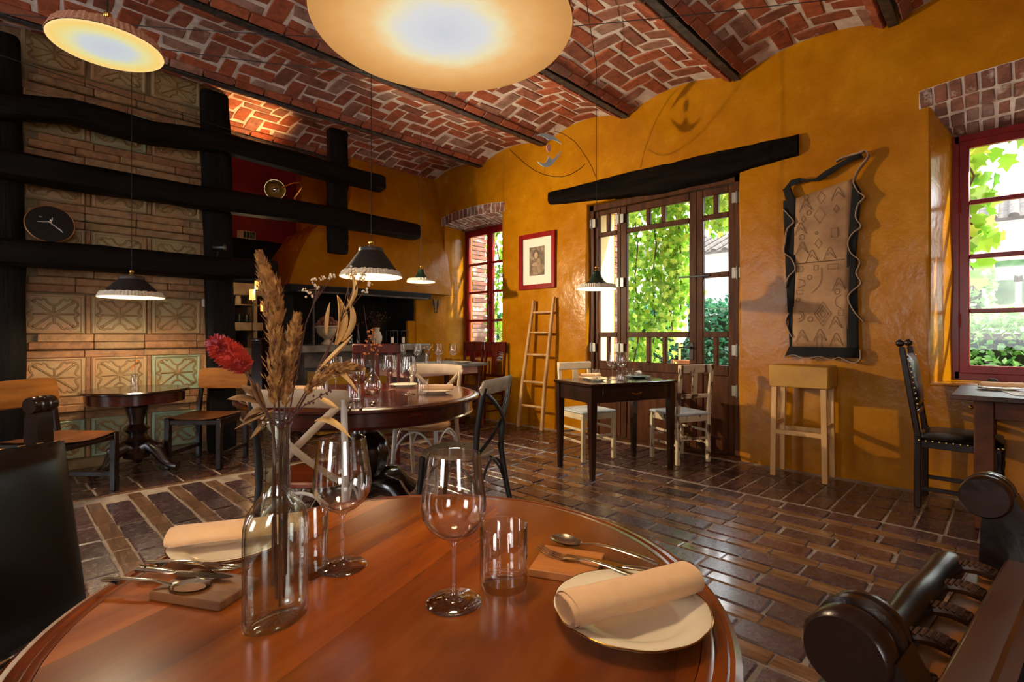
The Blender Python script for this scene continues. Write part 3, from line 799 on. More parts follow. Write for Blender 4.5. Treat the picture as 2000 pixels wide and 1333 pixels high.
# ---- foreground round table
TC = (.448, .671); TR = .475
ft = thing('round_dining_table', 'round polished cherry table in the foreground laid for two', 'table', (*TC, 0))
MB().lathe([(1e-6, TZ-.028), (TR-.045, TZ-.028), (TR-.045, TZ), (1e-6, TZ)], 96).build('tabletop', M['cherry'], ft)
MB().lathe([(TR-.046, TZ-.028), (TR-.01, TZ-.028), (TR, TZ-.020), (TR+.001, TZ-.012), (TR-.007, TZ-.006), (TR-.013, TZ-.007), (TR-.016, TZ-.003), (TR-.026, TZ-.001), (TR-.030, TZ-.004), (TR-.036, TZ), (TR-.046, TZ)], 96).build('moulded_edge', M['cherry_e'], ft)
MB().lathe([(TR-.09, TZ-.10), (TR-.07, TZ-.10), (TR-.065, TZ-.028), (TR-.09, TZ-.028)], 64).build('apron', M['cherry_e'], ft)
MB().lathe([(.02, .10), (.10, .12), (.11, .16), (.06, .22), (.05, .3), (.085, .40), (.09, .46), (.05, .54), (.06, .62), (.11, .66), (.11, .727)], 28).build('pedestal', M['cherry_e'], ft)
for k in range(4):
    a = PI/4+k*PI/2; c, s = math.cos(a), math.sin(a)
    MB().tube([(c*.05, s*.05, .20), (c*.14, s*.14, .16), (c*.24, s*.24, .07), (c*.33, s*.33, .025)], [.045, .04, .032, .024], 10).build('foot', M['cherry_e'], ft)

# ---- middle mahogany table
mc = (1.69, 3.0); MR = .745
mt_ = thing('round_mahogany_table', 'large round mahogany table on a carved black pedestal, laid for several', 'table', (*mc, 0))
z = .765
MB().lathe([(1e-6, z-.03), (MR-.05, z-.03), (MR-.05, z), (1e-6, z)], 96).build('tabletop', M['mahogany'], mt_)
MB().lathe([(MR-.051, z-.03), (MR-.012, z-.03), (MR, z-.022), (MR, z-.010), (MR-.010, z-.006), (MR-.02, z-.004), (MR-.028, z-.001), (MR-.036, z-.004), (MR-.051, z)], 96).build('moulded_edge', M['mahog_e'], mt_)
MB().lathe([(MR-.10, z-.115), (MR-.045, z-.118), (MR-.038, z-.110), (MR-.045, z-.102), (MR-.045, z-.03), (MR-.10, z-.03)], 72).build('apron', M['mahog_e'], mt_)
def leafmod(a, r, zz): return 1+(.07*abs(math.sin(5*a)) if .25 < zz < .50 else 0)
MB().lathe([(.03, .14), (.13, .15), (.14, .20), (.09, .23), (.095, .255), (.12, .27), (.155, .33), (.165, .40), (.14, .47), (.09, .52), (.085, .56), (.12, .585), (.12, .62), (.22, .65), (.22, .66)], 40, mod=leafmod).build('pedestal', M['ebony'], mt_)
for k in range(4):
    a = k*PI/2+.25; c, s = math.cos(a), math.sin(a)
    MB().tube([(c*.06, s*.06, .15), (c*.16, s*.16, .20), (c*.28, s*.28, .19), (c*.38, s*.38, .10), (c*.45, s*.45, .05)], [.06, .065, .06, .045, .05], 12).build('foot', M['ebony'], mt_)

# ---- dark side table with drawer
def side_table(loc, rz):
    t = thing('drawer_table', 'small dark walnut table with one drawer before the garden door', 'table', (*loc, 0), rz)
    L, W_, z = .90, .56, .755
    MB().box((0,0,z-.0125), (L, W_, .025), .006).build('tabletop', M['walnut_top'], t)
    for sx in (-1, 1):
        for sy in (-1, 1):
            lg = MB(); x, y = sx*(L/2-.045), sy*(W_/2-.04); a, b = .028, .017
            vs = [(x+dx*r, y+dy*r, zz) for zz, r in ((z-.025, a), (z-.17, a), (0, b)) for dx, dy in ((-1,-1),(1,-1),(1,1),(-1,1))]
            lg.add(vs, [(0,1,2,3),(11,10,9,8)]+[(i*4+k, i*4+(k+1) % 4, i*4+4+(k+1) % 4, i*4+4+k) for i in (0,1) for k in range(4)]).build('leg', M['walnut'], t, smooth=0)
    for s in (-1, 1): MB().box((s*(L/2-.04), 0, z-.09), (.022, W_-.09, .13), .003).build('apron', M['walnut'], t)
    MB().box((0, W_/2-.035, z-.09), (L-.1, .022, .13), .003).build('apron', M['walnut'], t)
    MB().box((0, -W_/2+.035, z-.09), (L-.1, .022, .13), .003).build('apron', M['walnut'], t)
    d = MB().box((0, -W_/2+.022, z-.085), (L-.26, .012, .10), .004).build('drawer', M['walnut'], t)
    h = MB(); y = -W_/2+.012
    h.tube([(-.045, y, z-.08), (-.045, y-.018, z-.085), (-.02, y-.022, z-.094), (.02, y-.022, z-.094), (.045, y-.018, z-.085), (.045, y, z-.08)], .004, 8)
    h.build('handle', M['brass'], d)
    return t
ST = (3.785, 2.465); STA = math.atan2(-.33, .944)
side_table(ST, STA)

# ---- far table
def plank_table(name, label, loc, L, W_, z, topm, apm, legm, leg=.06, rz=0., overhang=.06, nplank=4, ap=.09, th=.035):
    t = thing(name, label, 'table', (*loc, 0), rz)
    for k in range(nplank):
        w_ = W_/nplank; MB().box((0, -W_/2+(k+.5)*w_, z-th/2), (L, w_-.003, th), .005).build('plank', topm, t)
    for sx in (-1, 1):
        for sy in (-1, 1): MB().box((sx*(L/2-overhang-leg/2), sy*(W_/2-overhang-leg/2), (z-th)/2), (leg, leg, z-th), .006).build('leg', legm, t)
    for s in (-1, 1):
        MB().box((0, s*(W_/2-overhang-.02), z-th-ap/2), (L-2*overhang-2*leg, .024, ap), .003).build('apron', apm, t)
        MB().box((s*(L/2-overhang-.02), 0, z-th-ap/2), (.024, W_-2*overhang-2*leg, ap), .003).build('apron', apm, t)
    return t
plank_table('plank_table', 'grey-topped plank table with pinkish apron before the fireplace', (3.70, 5.03), 1.22, .80, .80, M['greytop'], mat('pinkish_apron_paint', '#a47a6a', '#b9938a', rough=.5), mat('dark_red_table_leg', '#3a1410', '#54201a', rough=.4), .055)
rt = plank_table('window_table', 'rough brown plank table under the right window', (4.37, -.40), .80, 1.34, .79, mat('weathered_plank', '#24140e', '#4c3226', rough=.4, sc=6, stretch=(4,.5,1), spec=.25), mat('brown_table_apron', '#3c1a0a', '#5a2c14', spec=.2, rough=.5), mat('brown_table_leg', '#3c1c0c', '#5a3016', spec=.2, rough=.5), .09, overhang=.10, nplank=4, ap=.11, th=.03)
MB().sphere((-.28+.10, .57+.016, .70), .012, 8, 6).build('knob', M['brass'], rt)

# ---- small round table on a carved tripod
sm = thing('pedestal_table', 'small round dark table on carved tripod feet before the tiles', 'table', (.86, 5.24, 0), .5)
MB().lathe([(1e-6, .665), (.365, .665), (.38, .672), (.38, .682), (.37, .69), (1e-6, .69)], 56).build('tabletop', M['walnut_top'], sm)
MB().lathe([(.30, .585), (.343, .585), (.346, .665), (.30, .665)], 48).build('apron', M['mahog_e'], sm)
MB().lathe([(.04, .10), (.09, .12), (.105, .17), (.08, .20), (.055, .22), (.075, .245), (.10, .27), (.075, .30), (.055, .315), (.075, .335), (.095, .36), (.07, .385), (.05, .40), (.055, .44), (.075, .50), (.085, .54), (.07, .565), (.09, .585), (.14, .60), (.14, .62)], 28).build('pedestal', M['walnut'], sm)
for k in range(3):
    a = -PI/2+k*2*PI/3+.35; c, s = math.cos(a), math.sin(a)
    f = MB().tube([(c*.04, s*.04, .19), (c*.10, s*.10, .22), (c*.17, s*.17, .17), (c*.22, s*.22, .09), (c*.28, s*.28, .05), (c*.33, s*.33, .04)], [.05, .056, .05, .036, .032, .042], 10)
    for q in (.09, .13, .18): f.sphere((c*q, s*q, .25-q*.25), .038, 8, 6)
    f.build('foot', M['walnut'], sm)

# ---- cross-back chairs
def superell(a, b, p=3., n=36):
    return [(a*abs(math.cos(t))**(2/p)*(1 if math.cos(t) >= 0 else -1), b*abs(math.sin(t))**(2/p)*(1 if math.sin(t) >= 0 else -1)) for t in [2*PI*k/n for k in range(n)]]
def bow(a, b, k, off, n=10):
    a = Vector(a); b = Vector(b); o = Vector(off)
    return [tuple(a.lerp(b, i/n)+o*(4*(i/n)*(1-i/n))*k) for i in range(n+1)]
def cross_chair(label, loc, d, post, rail, slat, seatm, legm, leftpost=None, group=None):
    t = thing('cross_back_chair', label, 'chair', (*loc, 0), fwd(None, d), group)
    sw = superell(.205, .20, 2.8)
    sm_ = MB(); n = len(sw)
    for k, (s, zz) in enumerate(((.93, .436), (1., .444), (1., .458), (.96, .466), (.55, .462))):
        sm_.v += [(x*s*(1.0 if y > 0 else .93), y*s, zz) for x, y in sw]
    sm_.f = [tuple(range(n))[::-1], tuple(range(4*n, 5*n))]+[(i*n+k, i*n+(k+1) % n, i*n+n+(k+1) % n, i*n+n+k) for i in range(4) for k in range(n)]
    sm_.build('seat', seatm, t)
    for s in (-1, 1):
        m_ = leftpost if (leftpost and s < 0) else post
        MB().tube([(s*.215, -.275, 0), (s*.205, -.225, .22), (s*.195, -.19, .45), (s*.198, -.20, .62), (s*.205, -.235, .80), (s*.205, -.25, .855)], [.014, .016, .017, .016, .015, .012], 10).build('back_post', m_, t)
        MB().tube([(s*.16, .155, .44), (s*.17, .17, .25), (s*.185, .20, 0)], [.017, .015, .012], 10).build('leg', legm, t)
    def rl(u, v):
        x = -.235+.47*u; y = -.235-.055*(1-(2*u-1)**2); e = min(1, (1-abs(2*u-1))/.09); e = math.sqrt(max(0, 1-(1-e)**2))
        a = 2*PI*v
        return (x, y-.011*math.cos(a)-.02*math.sin(a)*.3, .852+.042*e*math.sin(a)*(1 if abs(math.sin(a)) < 2 else 1)+.012*(1-(2*u-1)**2))
    r_ = MB(); r_.grid(rl, 30, 14); r_.build('top_rail', rail, t, weld=True)
    for s in (-1, 1):
        MB().tube(bow((s*.19, -.245, .83), (-s*.165, -.185, .475), 1, (0, -.06+.012*s, 0)), .0165, 8, sx=.42, up=(0,1,0)).build('cross_slat', slat, t)
    L = [(-.165,.165), (.165,.165), (.20,-.215), (-.20,-.215)]
    for k in range(4):
        a, b = L[k], L[(k+1) % 4]; q = []
        for i in range(13):
            u = i/12; q.append((a[0]*(1-u)+b[0]*u*1.0, a[1]*(1-u)+b[1]*u, .24+.185*math.sin(PI*u)**.6))
        MB().tube(q, .008, 8).build('brace', legm, t)
    return t
cross_chair('white cross-back chair with its back to the camera and one black leg', (1.135, 2.455), (.71, .70), M['xsteel'], M['xwhite'], M['xwhite'], M['redseat'], M['xsteel'], leftpost=M['xblack'])
cross_chair('white metal-legged cross-back chair on the far side of the mahogany table', (2.33, 3.23), (-.85, -.5), M['xwhite'], M['xwhite'], M['xwhite'], M['tanwood'], M['xsteel'])
cross_chair('black cross-back chair with worn top rail beside the mahogany table', (1.95, 2.35), (-.42, .90), M['xblack'], M['xworn'], M['xblack'], M['rattan'], M['xblack'])

# ---- straight wooden chairs
def slat_chair(name, label, loc, d, m1, seatm, hb=.88, w=.38, dp=.38, nsl=1, toph=.075, lowrail=.60, group=None, sh=.45, lw=.034, slw=.06):
    t = thing(name, label, 'chair', (*loc, 0), fwd(None, d), group)
    MB().box((0, 0, sh-.011), (w+.01, dp+.01, .022), .008).build('seat', seatm, t)
    for s in (-1, 1):
        MB().bar((s*(w/2-lw/2), -dp/2+lw/2, 0), (s*(w/2-lw/2), -dp/2+lw/2, sh), lw, lw, .004, (0,1,0)).bar((s*(w/2-lw/2), -dp/2+lw/2, sh-.01), (s*(w/2-lw/2), -dp/2-.03, hb), lw, lw*.8, .004, (0,1,0)).build('back_post', m1, t)
        MB().bar((s*(w/2-lw/2), dp/2-lw/2, 0), (s*(w/2-lw/2), dp/2-lw/2, sh-.02), lw, lw, .004, (0,1,0)).build('leg', m1, t)
        for zz in (.17, .28): MB().bar((s*(w/2-lw/2), -dp/2+lw, zz), (s*(w/2-lw/2), dp/2-lw, zz), .016, .022, .003).build('stretcher', m1, t)
        MB().bar((s*(w/2-lw/2), -dp/2+lw, sh-.05), (s*(w/2-lw/2), dp/2-lw, sh-.05), .018, .055, .003).build('seat_rail', m1, t)
    for y in (-dp/2+lw/2, dp/2-lw/2):
        MB().bar((-w/2+lw, y, sh-.05), (w/2-lw, y, sh-.05), .018, .055, .003).build('seat_rail', m1, t)
        MB().bar((-w/2+lw, y, .22), (w/2-lw, y, .22), .016, .022, .003).build('stretcher', m1, t)
    yb = lambda zz: -dp/2+lw/2-(lw/2+.013)*(zz-sh)/(hb-sh)*1.0
    MB().bar((-w/2, yb(hb-toph/2), hb-toph/2), (w/2, yb(hb-toph/2), hb-toph/2), .024, toph, .008).build('top_rail', m1, t)
    MB().bar((-w/2+lw, yb(lowrail), lowrail), (w/2-lw, yb(lowrail), lowrail), .018, .035, .004).build('back_rail', m1, t)
    for k in range(nsl):
        x = (k-(nsl-1)/2)*(w-2*lw)/max(nsl, 1)
        MB().bar((x, yb(lowrail), lowrail), (x, yb(hb-toph), hb-toph+.01), slw, .012, .003, (0,1,0)).build('back_slat', m1, t)
    return t
slat_chair('kitchen_chair', 'aged white kitchen chair behind the drawer table', (3.94, 2.87), (-.30, -.95), M['whitep2'], M['greyseat'])
slat_chair('kitchen_chair', 'chipped white kitchen chair at the right end of the drawer table', (4.43, 2.19), (.38, .92), M['whitep'], M['greyseat'])
RW = mat('dark_red_stained_wood', '#3c0e08', '#5a1a0e', rough=.35, sc=6, stretch=(2,2,.6), spec=.25)
slat_chair('slat_back_chair', 'dark red slat-back chair beyond the mahogany table', (2.38, 4.02), (-.55, -.83), RW, RW, hb=1.06, w=.43, dp=.42, nsl=3, toph=.09, lowrail=.56, slw=.05)
slat_chair('slat_back_chair', 'reddish chair at the end of the plank table, nearer the fireplace', (4.52, 5.40), (-1, 0), RW, RW, hb=1.05, w=.40, dp=.40, nsl=1, toph=.13, lowrail=.60, slw=.10)
slat_chair('slat_back_chair', 'reddish chair at the end of the plank table, nearer the ladder', (4.52, 4.96), (-1, 0), RW, RW, hb=1.05, w=.40, dp=.40, nsl=1, toph=.13, lowrail=.60, slw=.10)

# ---- low chairs with honey-coloured backs by the tile wall
def lounge(label, loc, d):
    t = thing('plywood_back_chair', label, 'chair', (*loc, 0), fwd(None, d)); w, dp, sh = .44, .44, .43
    MB().grid(lambda u, v: (-w/2+w*u, -dp/2+dp*v, sh+.008-.02*math.sin(PI*u)*(.4+.6*v)), 10, 8).grid(lambda u, v: (-w/2+w*u, -dp/2+dp*v, sh-.014-.02*math.sin(PI*u)*(.4+.6*v)), 10, 8).build('seat', M['tanseat'], t)
    for s in (-1, 1):
        MB().bar((s*(w/2-.0), -dp/2-.01, 0), (s*(w/2-.0), -dp/2-.01, sh), .04, .04, .005, (0,1,0)).bar((s*w/2, -dp/2-.01, sh-.01), (s*w/2, -dp/2-.065, .77), .036, .032, .006, (0,1,0)).build('back_post', M['dkwood'], t)
        MB().bar((s*w/2, dp/2-.02, 0), (s*w/2, dp/2-.02, sh), .044, .044, .005, (0,1,0)).build('leg', M['dkwood'], t)
        MB().bar((s*w/2, -dp/2, sh-.03), (s*w/2, dp/2, sh-.03), .026, .055, .004).build('seat_rail', M['dkwood'], t)
        MB().bar((s*w/2, -dp/2, .12), (s*w/2, dp/2-.02, .12), .024, .034, .003).build('stretcher', M['dkwood'], t)
    MB().bar((-w/2, dp/2-.02, sh-.035), (w/2, dp/2-.02, sh-.035), .02, .04, .004).build('seat_rail', M['dkwood'], t)
    bp = superell(w/2+.012, .095, 7, 44); b = MB(); n = len(bp)
    for dy in (-.008, .008): b.v += [(x, -dp/2-.028-.03*(1-(x/(w/2))**2)-.012*(z_/.09)+dy, .735+z_) for x, z_ in bp]
    b.f = [tuple(range(n)), tuple(range(n, 2*n))[::-1]]+[(k, (k+1) % n, n+(k+1) % n, n+k) for k in range(n)]
    b.build('backrest', M['tan'], t)
    return t
lounge('honey-backed wooden chair on the right of the small round table', (1.36, 5.13), (-.72, -.70))
lounge('honey-backed wooden chair cut by the left edge of the picture', (.344, 4.72), (.67, -.74))

# ---- black leather chairs with tacks
def leather_pad(mb, w, h, th, n=12, M_=None):
    f = lambda s: (lambda u, v: (-w/2+w*u, s*(.004+th*(max(0, 1-abs(2*u-1)**4)*max(0, 1-abs(2*v-1)**4))**.5), -h/2+h*v))
    k = MB(); k.grid(f(1), n, n); k.grid(f(-1), n, n)
    mb.add(k.v, k.f, M_); return mb
def tacks(parent, pts, r=.0085):
    m = MB().sphere((0,0,0), r, 8, 5).mesh('tack', M['tack'])
    for p in pts: o = link('tack', m, parent); o.location = p
lc = thing('leather_chair', 'tall narrow black leather chair studded with tacks under the textile', 'chair', (4.50, .255, 0), fwd(None, (0, -1)))
w, dp, sh = .42, .42, .47
for s in (-1, 1):
    MB().bar((s*.19, -.20, 0), (s*.19, -.20, .50), .038, .04, .005, (0,1,0)).bar((s*.19, -.20, .48), (s*.19, -.285, 1.06), .034, .036, .006, (0,1,0)).sphere((s*.19, -.295, 1.085), .021, 10, 8, (.8,1.2,1.2)).build('back_post', M['dkwood'], lc)
    MB().lathe([(.02,0),(.024,.02),(.016,.05),(.022,.09),(.024,.16),(.014,.20),(.022,.24),(.028,.30),(.018,.34),(.028,.37),(.028,.42)], 14, c=(s*.19, .19, 0)).build('leg', M['dkwood'], lc)
    MB().bar((s*.19, -.19, .13), (s*.19, .19, .13), .02, .028, .003).build('stretcher', M['dkwood'], lc)
    MB().bar((s*.19, -.2, .425), (s*.19, .2, .425), .024, .05, .003).build('seat_rail', M['dkwood'], lc)
MB().bar((-.19, .19, .425), (.19, .19, .425), .024, .05, .003).build('seat_rail', M['dkwood'], lc)
MB().bar((-.19, .19, .14), (.19, .19, .14), .02, .04, .003).build('stretcher', M['dkwood'], lc)
Mb = Matrix.Translation((0, -.243, .835)) @ Matrix.Rotation(R(8.5), 4, 'X')
bk = leather_pad(MB(), .36, .36, .03, 12, Mb).build('backrest', M['leather'], lc)
st_ = leather_pad(MB(), .43, .42, .035, 12, Matrix.Translation((0, 0, .465)) @ Matrix.Rotation(R(90), 4, 'X')).build('seat', M['leather'], lc)
MB().bar((-.19, -.215, .62), (.19, -.215, .62), .02, .03, .003).build('back_rail', M['xwhite'] if False else M['dkwood'], lc)
tacks(st_, [(s*.214, -.19+.38*k/11, .447) for k in range(12) for s in (-1, 1)]+[(-.19+.38*k/11, .209, .447) for k in range(12)])
tacks(bk, [tuple(Mb @ Vector((s*.175, e*.012, -.16+.32*k/9))) for k in range(10) for s in (-1, 1) for e in (-1, 1)])

# foreground chairs with scrolled posts
def scroll_post(t, s, z, mt, hw=.2230, ln=.046, r=.0235, yo=.012, ys=1.):
    p = MB()
    prof = [(1e-6,-ln/2),(r*.9,-ln/2),(r,-ln/2+.003),(r,-.007),(r*.86,-.005),(r*.86,.001),(r*1.02,.003),(r*1.02,.009),(r*.9,.011),(r*.98,.014),(r*.98,ln/2-.003),(r*.9,ln/2),(1e-6,ln/2)]
    Mx = Matrix.Translation((s*hw, yo, z)) @ Matrix.Rotation(PI/2, 4, 'Y')
    p.lathe(prof, 28, M=Mx)
    q = p.build('scroll', mt, t)
    b = MB()
    side = [(-.028,0),(-.028,.5),(-.034,z-.12),(-.030,z-.03),(-.012,z+.004),(.012,z-.012),(.016,z-.03),(.020,z-.14),(.016,.5),(.014,0)]
    b.prism([(y*ys+(yo if ys < 1 else 0), zz) for y, zz in side], -.016, .016, Matrix(((0,0,1,s*hw),(1,0,0,0),(0,1,0,0),(0,0,0,1)))).build('back_post', mt, t)
M['carved'] = mat('carved_dark_oak', '#0d0503', '#22100a', spec=.3, rough=.26, sc=7, stretch=(.6,2,2), coat=.1, bmp=.0008)
M['carved_lit'] = mat('lit_oak_rail', '#341a0c', '#4e2a14', rough=.35, sc=7, stretch=(.4,2,2), coat=.3)  # lit copy of the carved oak, light put into the rail's colour
M['cord'] = mat('dark_waxed_cord', '#1c100a', '#4a2c16', rough=.45, sc=60)
def seat_frame(t):
    leather_pad(MB(), .44, .42, .03, 10, Matrix.Translation((0, .22, .46)) @ Matrix.Rotation(R(90), 4, 'X')).build('seat', M['leather'], t)
    for s in (-1, 1):
        MB().bar((s*.2, .40, 0), (s*.2, .40, .44), .036, .036, .004, (0,1,0)).build('leg', M['carved'], t)
        MB().bar((s*.2, 0, .42), (s*.2, .41, .42), .024, .05, .003).build('seat_rail', M['carved'], t)
        MB().bar((s*.2, 0, .14), (s*.2, .41, .14), .02, .03, .003).build('stretcher', M['carved'], t)
c1 = thing('scroll_back_chair', 'chair with scrolled post ends and corded leather in the lower right corner', 'chair', (.588, .033, 0), R(-6))
for s in (-1, 1): scroll_post(c1, s, .955, M['carved'])
MB().box((0, -.018, .865), (.43, .028, .05), .003).build('top_rail', M['carved_lit'], c1)
MB().box((0, .011, .852), (.42, .030, .034), .002).build('inner_rail', mat('orange_brown_rail', '#7a4a24', '#96602f', rough=.4, sc=8, stretch=(.4,2,2)), c1)
def lsheet(u, v):
    x = -.208+.416*u; a = -.35+3.6*v; rr = .0155*(1+.06*math.sin(u*23))*min(1, .55+8*min(u, 1-u))
    return (x, .040+rr*math.cos(a), .874+rr*math.sin(a)+.005*math.sin(PI*u))
MB().grid(lsheet, 40, 18).grid(lambda u, v: (-.205+.41*u, .054-.01*v, .872-.25*v), 20, 6).build('backrest', M['leather'], c1)
for k in range(6):
    x = -.172+.068*k; q = []
    for i in range(9):
        u = i/8; q.append((x+.012*u, .031-.036*u, .879-.006*u+.006*math.sin(PI*u)))
    cd = MB().tube(q, [.003, .005, .0062, .0066, .0066, .0066, .006, .005, .003], 8)
    for i in range(0, 8): cd.tube([(q[i][0]-.007, q[i][1]+.002, q[i][2]+.0035), (q[i][0], q[i][1], q[i][2]+.0068), (q[i][0]+.007, q[i][1]-.004, q[i][2]+.0035)], .0016, 6)
    cd.build('cord', M['cord'], c1)
for zz in (.60, .50): MB().box((0, 0, zz), (.42, .022, .05), .004).build('back_rail', M['carved'], c1)
seat_frame(c1)
c2 = thing('scroll_back_chair', 'chair with broad black leather back at the left edge of the foreground table', 'chair', (-.103, 1.194, 0), fwd(None, (.65, -.76)))
for s in (-1, 1): scroll_post(c2, s, 1.005, M['carved'], hw=.236, ln=.046, r=.0165, yo=-.010, ys=.6)
def lback(u, v):
    x = -.235+.47*u; zz = .60+.335*v
    y = .040+.05*(1-v)-.0+.030*(max(0, 1-abs(2*u-1)**5))**.5*(max(0, 1-abs(2*v-1)**6))**.4
    return (x, y, zz+.01*math.sin(PI*u))
lb = MB(); lb.grid(lback, 22, 18); lb.grid(lambda u, v: (-.235+.47*u, .030+.05*(1-v), .60+.335*v+.01*math.sin(PI*u)), 22, 18)
lbo = lb.build('backrest', M['leather'], c2, weld=True)
for s in (-1, 1): MB().bar((s*.205, -.005, .45), (s*.205, .03, .60), .03, .03, .004, (0,1,0)).build('bracket', M['carved'], c2)
MB().box((0, .075, .585), (.47, .012, .018), .003).build('tack_strip', M['dkwood'], c2)
tm = MB().box((0,0,0), (.020, .005, .008), .002).mesh('tack', M['steel'])
for k in range(14): o = link('tack', tm, c2); o.location = (-.215+.033*k, .083, .588)
glint_bar = MB().box((0,0,0), (.012, .004, .0025), .001).mesh('tack', M['tack'])  # slim bars added as the glint along the leather's top edge
for k in range(14): o = link('tack', glint_bar, c2); o.location = (-.215+.033*k, .045, .938+.01*math.sin(PI*(k+.5)/14))
MB().box((0, .0, .80), (.40, .022, .05), .004).build('back_rail', M['carved'], c2)
seat_frame(c2)

# ---- stool, ladder
so_ = thing('tall_stool', 'tall pine stool with thick ochre top under the textile', 'stool', (4.60, 1.22, 0), .02)
MB().box((0, 0, .81), (.30, .42, .175), .008).build('seat', M['ochrepad'], so_)
for sx in (-1, 1):
    for sy in (-1, 1): MB().bar((sx*.125, sy*.185, 0), (sx*.12, sy*.175, .725), .032, .04, .003, (0,1,0)).build('leg', M['pine'], so_)
for sx in (-1, 1): MB().bar((sx*.123, -.17, .36), (sx*.123, .17, .36), .022, .038, .003).build('stretcher', M['pine'], so_)
for sy in (-1, 1): MB().bar((-.11, sy*.18, .42), (.11, sy*.18, .42), .022, .038, .003).build('stretcher', M['pine'], so_)
ld = thing('ladder', 'rustic wooden pole ladder leaning on the ochre wall', 'ladder', (4.62, 4.2, 0))
def side(y0, y1, z1): return [(.0, y0, 0), (.035, y0+(y1-y0)*.35+.008, z1*.35), (.075, y0+(y1-y0)*.7-.006, z1*.7), (.13, y1, z1)]
La = side(.22, .075, 1.57); Lb = side(-.17, -.25, 1.60)
for L in (La, Lb): MB().tube(L, [.026, .025, .023, .020], 10).build('rail', M['ladderwood'], ld)
def ip(L, zz):
    for i in range(3):
        if L[i][2] <= zz <= L[i+1][2]:
            k = (zz-L[i][2])/(L[i+1][2]-L[i][2]); return tuple(L[i][j]+(L[i+1][j]-L[i][j])*k for j in range(3))
for zz in (.27, .565, .90, 1.17, 1.42):
    a = ip(La, zz); b = ip(Lb, zz); MB().tube([a, tuple((a[j]+b[j])/2 for j in range(3)), b], [.013, .016, .013], 8).build('rung', M['ladderwood'], ld)
# ================================================================== table ware
M['china'] = mat('ivory_china', '#e9dcc4', rough=.18, coat=.4)
M['gold'] = mat('gilt_rim', '#a9792c', rough=.25, metal=1.)
M['linen'] = mat('peach_linen', '#e2b280', '#e6b988', rough=.8, sc=60, bmp=.0006, bsc=700, sheen=.3)
M['linen_w'] = mat('white_linen', '#e6d9c6', '#efe6d8', rough=.8, sc=200, bmp=.0006, bsc=600, sheen=.3)
M['rest'] = mat('orange_clay_block', '#a4602a', '#b9722f', rough=.5, sc=14, stretch=(1,4,1))
M['rest_d'] = mat('brown_clay_block', '#5a3216', '#7a4a20', rough=.5, sc=14, stretch=(1,4,1))
M['darkplate'] = mat('dark_stoneware', '#1e2420', '#38423c', rough=.3, sc=10)
M['food'] = mat('toasted_bread', '#b07a42', '#d2a066', rough=.8, sc=20, bmp=.004)

def wine_mesh(h=.215, r=.046, rf=.039):
    P = [(1e-6, .0), (rf*.96, 0), (rf, .0015), (rf*.97, .003), (rf*.5, .0055), (.008, .009), (.0045, .016), (.0038, .03), (.0036, .075), (.005, .086), (.011, .0925), (.024, .099), (.036, .109), (r*.95, .124), (r, .139), (r*.985, .153), (r*.90, .180), (r*.80, h-.002), (r*.79, h)]
    I = [(r*.79-.0012, h-.0008), (r*.80-.0014, h-.003), (r*.90-.0014, .180), (r*.985-.0014, .153), (r-.0015, .139), (r*.95-.0018, .1245), (.034, .1112), (.022, .1015), (.010, .0965), (1e-6, .0952)]
    return MB().lathe(P+I, 40).mesh('wine_glass', M['glass'], 60)
def tumbler_mesh(h=.095, r=.0365):
    P = [(1e-6, 0), (r*.93, 0), (r*.98, .004), (r, .012), (r, h-.001), (r-.0008, h), (r-.0018, h-.001), (r-.002, .016), (r*.92, .0115), (1e-6, .0105)]
    return MB().lathe(P, 40).mesh('tumbler', M['glass'], 60)
WG = wine_mesh(); WGn = wine_mesh(.215, .047, .040); TU = tumbler_mesh()
def put(name, me, loc, rz, label, cat, group=None, sc=None):
    o = link(name, me); o.location = loc; o.rotation_euler = (0, 0, rz)
    if sc: o.scale = (sc, sc, sc)
    return tag(o, label, cat, group)
def plate(loc, r, label, mt=None, rim=True, group=None, z=None):
    sc = lambda a, rr, zz: 1+(.012*abs(math.sin(6*a))-.006 if rr > r*.72 else 0)
    P = [(1e-6, .002), (r*.55, .002), (r*.58, 0), (r*.60, .002), (r*.66, .006), (r*.98, .0155), (r, .0175), (r*.985, .0188), (r*.70, .0105), (r*.62, .0062), (r*.58, .0058), (1e-6, .0056)]
    t = thing('plate', label, 'plate', loc, 0, group)
    MB().lathe(P, 72, mod=sc).build('dish', mt or M['china'], t, 60)
    if rim:
        MB().tube([(r*.993*sc(a, r, 0)*math.cos(a), r*.993*sc(a, r, 0)*math.sin(a), .0182) for a in [2*PI*k/72 for k in range(72)]], .0011, 6, closed=True).build('gilt_rim', M['gold'], t)
    return t
